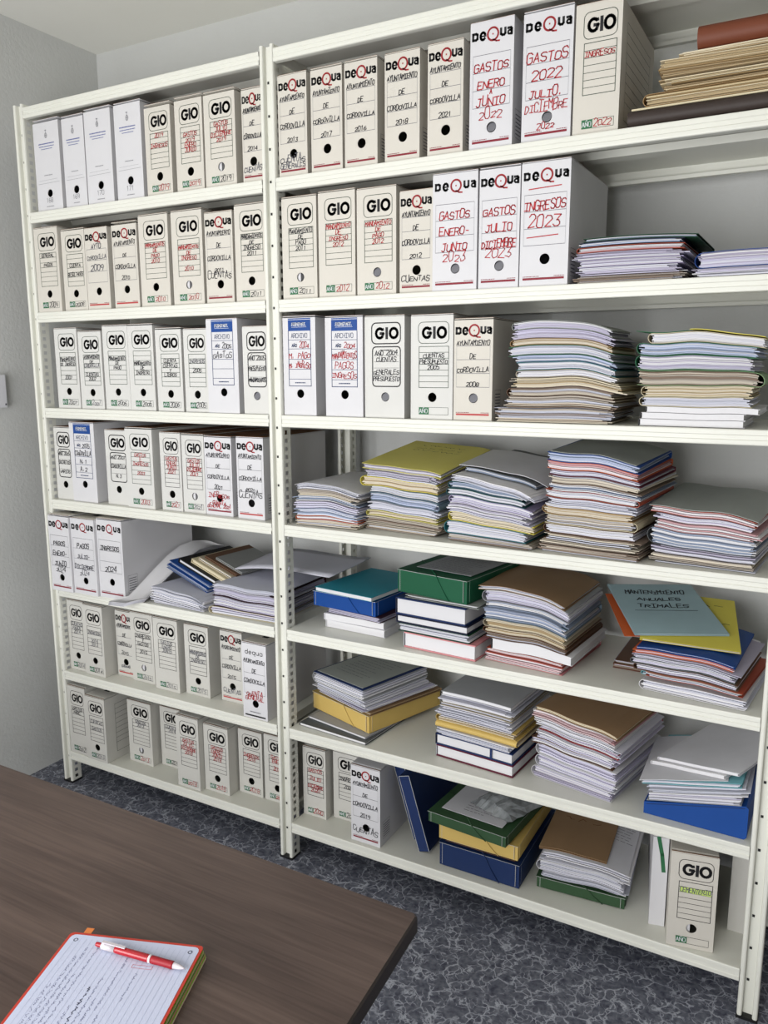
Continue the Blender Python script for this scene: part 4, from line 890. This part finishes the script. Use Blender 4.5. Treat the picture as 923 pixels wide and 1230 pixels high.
item(s, 'f', .016, 'brown', 'L', 'B', 'brown folder', dx=-.004, w=.24); item(s, 'p', .022, 'L', desc='lilac white papers', dx=.004, w=.236); item(s, 'f', .014, 'red', 'L', 'B', 'red folder of papers', dx=.002, w=.236); item(s, 'p', .020, 'W', desc='white slanting papers', dx=.0, w=.235)
item(s, 'p', .016, 'K', desc='pinkish papers', dx=-.004, w=.238, yaw=R(2)); item(s, 'f', .010, 'kraft', 'C', 'B', 'kraft brown topmost folder', dx=.002, w=.245, d=.31, yaw=R(1))
s = stack(6, 2.172, .030, .240, .32, -2, .008, (.028, 0, 0), 'pile on blue binder'); s.wav = .001
o = empty('lever_arch_binder', (s.x + .122, s.y, s.z), (0, 0, s.yaw)); tag(o, 'bright blue binder lying flat under papers beside end post, sixth row', 'binder', s.group)
b = MB(); pr = [(-.124, .0), (.118, .0), (.124, .006), (.124, .082), (.118, .088), (-.124, .032)]
b.extrude(pr, 'y', 0, .33, card('blue'), caps=True, closed=True); b.build('cover', o)
b = MB(); b.add([(-.118, -.0006, .0285), (.116, -.0006, .0835), (.116, -.0006, .0815), (-.118, -.0006, .0265)], [(0, 1, 2, 3)], card('navy')); b.build('lid_edge', o)
s.n = 1; s.top = .0645
item(s, 'f', .024, 'grey', 'L', 'B', 'grey papers folder', dx=.0, w=.225, d=.30); item(s, 'p', .020, 'W', desc='pale papers', dx=.0, w=.23, d=.30); item(s, 'f', .012, 'aqua', 'W', 'B', 'aqua folder', dx=-.006, w=.236, d=.30)
item(s, 's', .0012, 'paper', desc='white sheet over aqua folder', dx=-.03, w=.21, d=.29, yaw=R(4)); item(s, 'c', .010, 'white', 'W', desc='white stapled document turned askew', dx=-.03, dy=.05, w=.21, d=.28, yaw=R(-22)); item(s, 'c', .008, 'paper', 'W', desc='printed topmost document turned askew', dx=-.006, dy=.05, w=.225, d=.27, yaw=R(-22))
o = bpy.data.objects['booklet']
# --- bottom shelf, wide bay
s = stack(7, 1.585, .030, .255, .33, 0, .22, (0, 0, 0), 'box folder pile, bottom row')
item(s, 'x', .074, 'boxblue', desc='navy blue box folder', w=.255, d=.34); item(s, 'f', .008, 'brown', 'W', 'B', 'thin folder of papers', dx=.0, w=.22, d=.30, dy=.01); item(s, 'x', .046, 'mustard', desc='yellow box folder', w=.252, d=.33, dx=-.004, dy=.0); item(s, 'x', .034, 'forest', desc='dark green box folder', dx=-.034, dy=-.018, w=.258, d=.33, yaw=R(-5))
item(s, 's', .001, 'paper', desc='white printed sheet', dx=-.03, dy=.015, w=.20, d=.28, yaw=R(-5), writing=printed(5, .1, .35, -.2, .25))
b = MB()   # crumpled clear plastic bag with dark contents
nb = 14; vs = []
rnd = random.Random(3)
for i in range(nb + 1):
    for j in range(9):
        u, v = i / nb, j / 8
        r = math.sin(math.pi * u) ** .5 * math.sin(math.pi * v) ** .5
        vs.append((-.075 + .15 * u + rnd.uniform(-.006, .006), .06 + .17 * v + rnd.uniform(-.006, .006), .001 + .034 * r + rnd.uniform(0, .006) * r))
b.add(vs, [(i * 9 + j, (i + 1) * 9 + j, (i + 1) * 9 + j + 1, i * 9 + j + 1) for i in range(nb) for j in range(8)], mat('crumpled_silver_plastic', (142, 146, 148), .25, spec=.6, noise=.35, nscale=40))
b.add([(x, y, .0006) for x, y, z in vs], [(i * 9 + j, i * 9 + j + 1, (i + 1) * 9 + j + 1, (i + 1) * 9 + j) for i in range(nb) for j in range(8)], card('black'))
o = b.build('plastic_bag', None, (s.x + .112, s.y + .005, s.z + s.top), (0, 0, R(-22)))
tag(o, 'crumpled grey plastic bag on the white sheet over the green box folder', 'bag')
s = stack(7, 1.880, .068, .245, .30, 4, .17, (-.006, .004, 0), 'pile on open green box folder')
item(s, 'x', .034, 'forest', desc='thin green box folder', w=.25, d=.33); item(s, 'p', .018, 'W', desc='white papers', dx=.006, w=.225); item(s, 'f', .030, 'paper', 'W', 'L', 'pale curled bundle', dx=.0, w=.24); item(s, 'p', .024, 'W', desc='white upper papers', dx=.008, w=.24)
item(s, 's', .001, 'paper', desc='printed sheet', dx=.012, w=.235, d=.30, writing=printed(8, .5, .9, .2, .45)); item(s, 'f', .006, 'kraft', 'C', 'B', 'kraft brown topmost folder', dx=-.028, dy=.012, w=.19, d=.28, writing=scrawl([(.62, '~')], M_KRAFT, h=.022, w=.6))
# leaning navy box folders
for (bx, yy, lab) in ((1.462, .11, 'navy box folder leaning on edge beside the 2019 box, nearer that box'), (1.505, .06, 'navy box folder leaning on edge against its twin, nearer the box folder pile')):
    a = R(17); T = .036; hgt = .245
    o = empty('box_folder', (bx, yy, Z[7] + .0008), (0, -a, 0)); tag(o, lab, 'box folder', 'leaning navy box folders')
    b = MB(); b.box(0, T, 0, .33, 0, hgt, card('navy')); b.build('tray', o); x0 = 0
    b = MB()
    b.box(-.0, T, -.0018, -.0002, .012, hgt - .012, card('navy'))
    for pts in ([(0, .0), (0, hgt)], [(T, 0), (T, hgt)], [(0, hgt), (T, hgt)]): b.ribbon(pts, .0016, lambda p, q: (p, -.0024, q), M_EDGE, 0)
    b.build('flap', o)

# --- fifth shelf, narrow bay: slanting books and papers
s = stack(5, .462, .030, .245, .27, -4, .05, (-.014, .016, 0), 'heap beside INGRESOS 2024 box')
item(s, 'p', .044, 'W', desc='x', label='white bulging papers in plastic sleeve under the slanted blue folders, fifth row', w=.25)
def slanted(u, v, y, kind, T, col, w, d, lab, pal='W', ang=17, yaw=-6, edge=None):
    """u along the slope, v out of it, from the foot of the heap"""
    a = R(ang); x0, z0 = .465, Z[5] + .112
    x = x0 + u * math.cos(a) + v * math.sin(a); z = z0 - u * math.sin(a) + v * math.cos(a)
    q = Stack(x - w / 2, y, z, w, d, 0, 1.0, (0, 0, 0), '', 'slanted books in the fifth row of the narrow bay'); q.top = 0
    return item(q, kind, T, col, pal, desc='x', label=lab, w=w, d=d, roll=a, yaw=R(yaw), edge=edge)
slanted(.110, .000, .085, 'f', .014, 'blue', .215, .26, 'lower of two slanted blue folders on the white papers, fifth row of narrow bay', 'B')
slanted(.112, .0155, .090, 'f', .013, 'blue', .215, .26, 'upper of two slanted blue folders, under the black covered book, fifth row', 'B')
slanted(.130, .030, .105, 'b', .017, 'black', .190, .25, 'slanted black book with white pages on the blue folders, fifth row', 'W', edge='black')
slanted(.172, .0485, .115, 'b', .016, 'cream', .175, .24, 'slanted cream book with pale pages, lowest of the cream ones, fifth row', 'C')
slanted(.190, .066, .125, 'b', .012, 'beige', .165, .24, 'slanted beige book on the cream book, fifth row of narrow bay', 'W')
slanted(.205, .0795, .135, 'b', .009, 'brown', .160, .22, 'slanted brown notebook below the silver booklet, fifth row of narrow bay', 'G')
slanted(.232, .090, .145, 'b', .009, 'silver', .130, .19, 'small silver grey booklet topmost of the slanted books, fifth row', 'W')
s = stack(5, .742, .020, .262, .30, 2, .12, (-.004, .006, 0), 'pile by middle post, narrow bay')
item(s, 'f', .022, 'cream', 'L', 'L', 'cream folder of white papers', dx=-.006, w=.27); item(s, 'f', .034, 'dmaroon', 'L', 'B', 'maroon folder of white papers'); item(s, 'f', .028, 'dmaroon', 'L', 'B', 'upper maroon folder', dx=.006); item(s, 'p', .012, 'W', desc='white papers', dx=.004, w=.25)
b = MB()   # large white sheet running back behind the middle post
n = 10; vs = []
for i in range(n + 1):
    for j in range(7):
        u, v = i / n, j / 6
        vs.append((.0 + .385 * u, .0 + .27 * v, .010 * math.sin(u * 4 + v) + .010 * v + .026 * u))
top = [(x, y, z + .003) for x, y, z in vs]; k = len(vs)
q = lambda o: [(o + i * 7 + j, o + (i + 1) * 7 + j, o + (i + 1) * 7 + j + 1, o + i * 7 + j + 1) for i in range(n) for j in range(6)]
rim = [i * 7 for i in range(n + 1)] + [n * 7 + j for j in range(1, 7)] + [i * 7 + 6 for i in range(n - 1, -1, -1)] + [j for j in range(5, 0, -1)]
b.add(vs + top, [f[::-1] for f in q(0)] + q(k) + [(rim[i], rim[(i + 1) % len(rim)], k + rim[(i + 1) % len(rim)], k + rim[i]) for i in range(len(rim))], PAL['W'][1], True)
o = b.build('paper_sheaf', None, (.765, .115, Z[5] + .135), (0, 0, 0)); tag(o, 'large white sheaf topmost by the middle post, reaching into the wide bay', 'papers')
b = MB()   # draped sheaf hanging over the shelf edge
path = [(.373, .40, .128), (.373, .33, .140), (.373, .26, .134), (.373, .19, .110), (.373, .12, .074), (.373, .055, .034), (.3735, -.010, .0035), (.360, -.036, .0015), (.335, -.062, -.008)]
for layer in range(7):
    vs = []; wd = .072
    for i, (x, y, z) in enumerate(path):
        t = i / 8; ww = wd * (1 - .1 * t)
        for j in range(5):
            u = j / 4; vs.append((x + ww * u + layer * .0015 * random.uniform(.5, 1.5), y + .03 * u - .02 * u * t, z + .0022 * layer - .02 * u * (1 - t) * math.sin(u * 2) + .0008 * (t < .9)))
    top = [(x, y, z + .0016) for x, y, z in vs]; k = len(vs); n = len(path) - 1
    q = lambda o: [(o + i * 5 + j, o + (i + 1) * 5 + j, o + (i + 1) * 5 + j + 1, o + i * 5 + j + 1) for i in range(n) for j in range(4)]
    rim = [i * 5 for i in range(n + 1)] + [n * 5 + j for j in range(1, 5)] + [i * 5 + 4 for i in range(n - 1, -1, -1)] + [j for j in range(3, 0, -1)]
    b.add(vs + top, q(0) + [f[::-1] for f in q(k)] + [(rim[i], rim[(i + 1) % len(rim)], k + rim[(i + 1) % len(rim)], k + rim[i]) for i in range(len(rim))], PAL['W'][layer % 2], True)
o = b.build('paper_sheaf', None, (0, 0, Z[5] + .001)); tag(o, 'draped white sheaf drooping over the shelf edge beside the INGRESOS 2024 box', 'papers')

# ------------------------------------------------------------------ table, notebook, pen
m = bpy.data.materials.new('dark_wood_laminate'); m.use_nodes = True; nt = m.node_tree; bs = nt.nodes['Principled BSDF']
bs.inputs['Roughness'].default_value = 0.36; bs.inputs['Specular IOR Level'].default_value = 0.4
tc = nt.nodes.new('ShaderNodeTexCoord')
def grain(sx, sy, sc, det):
    mp = nt.nodes.new('ShaderNodeMapping'); mp.inputs['Scale'].default_value = (sx, sy, 1); nt.links.new(tc.outputs['Object'], mp.inputs[0])
    n = nt.nodes.new('ShaderNodeTexNoise'); n.inputs['Scale'].default_value = sc; n.inputs['Detail'].default_value = det; n.inputs['Distortion'].default_value = .6
    nt.links.new(mp.outputs[0], n.inputs['Vector']); return n
n1 = grain(.7, 5, 2.2, 4); n2 = grain(2.0, 60, 2.5, 6)
mm = nt.nodes.new('ShaderNodeMath'); mm.operation = 'MULTIPLY_ADD'; mm.inputs[1].default_value = .45; nt.links.new(n2.outputs[0], mm.inputs[0])
m5 = nt.nodes.new('ShaderNodeMath'); m5.operation = 'MULTIPLY'; m5.inputs[1].default_value = .55; nt.links.new(n1.outputs[0], m5.inputs[0]); nt.links.new(m5.outputs[0], mm.inputs[2])
rp = nt.nodes.new('ShaderNodeValToRGB'); rp.color_ramp.elements[0].position = .36; rp.color_ramp.elements[1].position = .64
rp.color_ramp.elements[0].color = S(70, 55, 50); rp.color_ramp.elements[1].color = S(104, 86, 78)
nt.links.new(mm.outputs[0], rp.inputs[0]); nt.links.new(rp.outputs[0], bs.inputs['Base Color'])
M_WOOD = m
M_EDGEW = mat('dark_table_edge', (52, 43, 40), .45, noise=.08, nscale=6, stretch=(2, 2, 40))
table = empty('office_table', (1.1, -1.36, 0)); tag(table, 'dark brown wooden office table in front of the shelving', 'table')
b = MB()
tx0, tx1, ty0, ty1, tz = .12 - 1.1, 2.0 - 1.1, -1.80 + 1.36, -.942 + 1.36, .75
outline = [(tx0, ty1), (tx0, ty0), (tx1 + .055, ty0)] + [(tx1 + .004 - .004 * math.cos(R(a)) + .004 * 0, ty1 - .004 + .004 * math.sin(R(a))) for a in (0, 45, 90)]
outline = [(tx0, ty1), (tx0, ty0), (tx1 + .06, ty0), (tx1, ty1 - .006), (tx1 - .006, ty1)]
n = len(outline)
def ring(z, inset): 
    cx, cy = .03, 0; return [(x - inset * (1 if x > 0 else -1), y - inset * (1 if y > 0 else -1), z) for x, y in outline]
vs = ring(tz - .032, .004) + ring(tz - .028, 0) + ring(tz - .003, 0) + ring(tz, .003)
b.add(vs, [(k * n + i, k * n + (i + 1) % n, (k + 1) * n + (i + 1) % n, (k + 1) * n + i) for k in range(3) for i in range(n)], M_EDGEW)
b.add(ring(tz, .003), [tuple(range(n))], M_WOOD); b.add(ring(tz - .032, .004), [tuple(range(n))[::-1]], M_EDGEW)
b.build('tabletop', table)
M_LEG = mat('grey_metal_leg', (120, 122, 124), .4, metal=.6)
for x in (tx0 + .07, tx1 - .16):
    for y in (ty0 + .07, ty1 - .10):
        b = MB(); b.rbox(x - .025, x + .025, y - .025, y + .025, .0, tz - .032, .006, M_LEG); b.build('leg', table)
b = MB(); b.box(tx0 + .06, tx1 - .15, ty0 + .06, ty0 + .08, tz - .10, tz - .032, M_LEG); b.box(tx0 + .06, tx1 - .15, ty1 - .11, ty1 - .09, tz - .10, tz - .032, M_LEG); b.build('apron', table)

# notebook: local x along its top edge, local -y down the page
nb_root = empty('notebook', (1.562, -1.256, tz), (0, 0, R(20.3))); tag(nb_root, 'open A4 notebook with handwritten page and red border on the dark table', 'notebook')
NW, NH, NT = .213, .297, .019
b = MB(); b.rbox(0.001, NW + .004, -NH, 0.0, 0, .002, .006, mat('cover_cream', (226, 200, 176), .6)); b.build('cover', nb_root)
lay = [('lime_pages', (150, 200, 60)), ('salmon_pages', (214, 150, 130)), ('green_pages', (90, 160, 50)), ('cream_pages', (214, 196, 160)), ('lime_pages', (0, 0, 0)), ('orange_pages', (222, 108, 66))]
b = MB(); z = .002
for i, (nm, c) in enumerate(lay):
    t = (.0165 - .002) / len(lay); b.rbox(.0 + .0004 * i, NW + .003 - .0008 * i, -NH, -.0003 * i, z, z + t * .96, .005, mat(nm, c, .7)); z += t
b.build('pages', nb_root)
b = MB(); b.rbox(0, NW, -NH, 0, .0166, .0174, .007, mat('red_border', (206, 66, 50), .6)); b.build('border', nb_root)
b = MB(); b.rbox(.0045, NW - .0045, -NH + .004, -.0045, .0174, .0178, .008, mat('page_blue_white', (214, 220, 244), .7))
zt = .0181; TT = lambda a, c: (a, c, zt)
ML = mat('ruled_line', (190, 200, 226), .7); MI = mat('ballpoint_ink', (128, 134, 170), .6); MI2 = mat('dark_ballpoint', (52, 54, 82), .6)
for k in range(22): b.ribbon([(.014 + k * .0088, -.012), (.014 + k * .0088, -NH + .012)], .0005, lambda a, c: (a, c, .0180), ML, 0)
rnd = random.Random(11)
for (x, y0, y1, dark) in ((.018, -.27, -.20, 0), (.026, -.25, -.11, 0), (.034, -.24, -.05, 0), (.042, -.22, -.03, 0), (.050, -.28, -.08, 0), (.058, -.20, -.02, 0), (.075, -.26, -.14, 0), (.085, -.19, -.10, 1), (.094, -.17, -.09, 0), (.103, -.24, -.12, 0), (.112, -.14, -.03, 0), (.120, -.21, -.15, 0), (.128, -.25, -.19, 0), (.138, -.12, -.075, 0)):
    y = y0
    while y < y1:
        l = rnd.uniform(.006, .016); pts = [(x, y)]
        n = int(l / .0012)
        for k in range(n): pts.append((x + rnd.uniform(-.0022, .0022), y + l * (k + 1) / n))
        b.ribbon(pts, .0005 if not dark else .0009, TT, MI2 if dark else MI); y += l + .003
for cx, cy in ((.016, -.016), (NW - .016, -.016), (.016, -NH + .03)):
    b.ribbon([(cx + p[0], cy + p[1]) for p in arc(0, 0, .003, .003, 0, 360, 10)], .0010, TT, MI2)
b.ribbon([(.125, -.052), (.155, -.052), (.155, -.058), (.125, -.058), (.125, -.052)], .0006, TT, mat('red_ballpoint', (220, 120, 130), .6))
b.build('page', nb_root)
b = MB(); b.box(.018, .030, -.004, .014, .0148, .0156, mat('orange_tab', (240, 140, 70), .6)); t_ = b.build('tab', nb_root); t_['label'] = 'orange index tab'

# pen
MR = mat('red_pen_plastic', (176, 18, 34), .25, spec=.6); MC = mat('clear_pen_plastic', (214, 206, 212), .12, spec=.7); MG = mat('red_rubber_grip', (158, 18, 34), .5); MS = mat('silver_pen_tip', (196, 198, 204), .25, metal=.7)
p0 = Vector((1.623, -1.262, tz + .0237)); p1 = Vector((1.775, -1.236, tz + .0237)); dirv = (p1 - p0); ang = math.atan2(dirv.y, dirv.x)
pen = empty('ballpoint_pen', p0, (0, 0, ang)); tag(pen, 'red ballpoint pen with clear end lying on the notebook', 'pen')
def turn(nm, segs, mt):
    b = MB(); b.tube([(x, 0, 0) for x, r in segs], 0, mt, 14, True, [r for x, r in segs]); return b.build(nm, pen)
turn('button', [(0, .0030), (.002, .0034), (.009, .0034), (.010, .0028)], MR)
turn('cap_barrel', [(.010, .0044), (.012, .0052), (.034, .0054)], MC)
turn('barrel', [(.034, .0050), (.036, .0055), (.092, .0056), (.093, .005)], MR)
turn('ring', [(.093, .0059), (.0965, .0059)], mat('white_pen_ring', (236, 232, 236), .3))
turn('grip', [(.0965, .0054), (.100, .0057), (.115, .0053), (.132, .0056), (.134, .0050)], MG)
turn('tip', [(.134, .0047), (.146, .0030), (.150, .0016), (.153, .0006)], MC)
b = MB(); b.box(.012, .052, -.0022, .0022, .0062, .0078, MC); b.box(.012, .016, -.0022, .0022, .004, .0065, MC); b.build('clip', pen)

# ------------------------------------------------------------------ small things at the edges
b = MB(); b.rbox(0, .022, -.10, 0, -.06, .06, .004, mat('white_plastic', (232, 232, 238), .4))
b.box(.0225, .0232, -.012, -.006, -.052, -.045, M_GREYPEN)
o = b.build('wall_thermostat', None, (XL, -.014, 1.537)); tag(o, 'small white plastic box mounted on the wall beside the shelving', 'thermostat')
case = empty('storage_case', (2.70, .30, 0)); tag(case, 'low dark maroon and black case on the floor beyond the end post', 'case')
b = MB(); b.rbox(-.20, .20, -.12, .14, .012, .285, .015, mat('black_case', (24, 20, 24), .5)); b.build('body', case)
b = MB(); b.box(-.185, .185, -.128, -.1205, .03, .262, mat('maroon_panel', (84, 18, 32), .45)); b.build('front_panel', case)
for x in (-.17, .17):
    b = MB(); b.tube([(x, -.09, 0.0), (x, -.09, .013)], .012, MS, 10); b.build('foot', case)
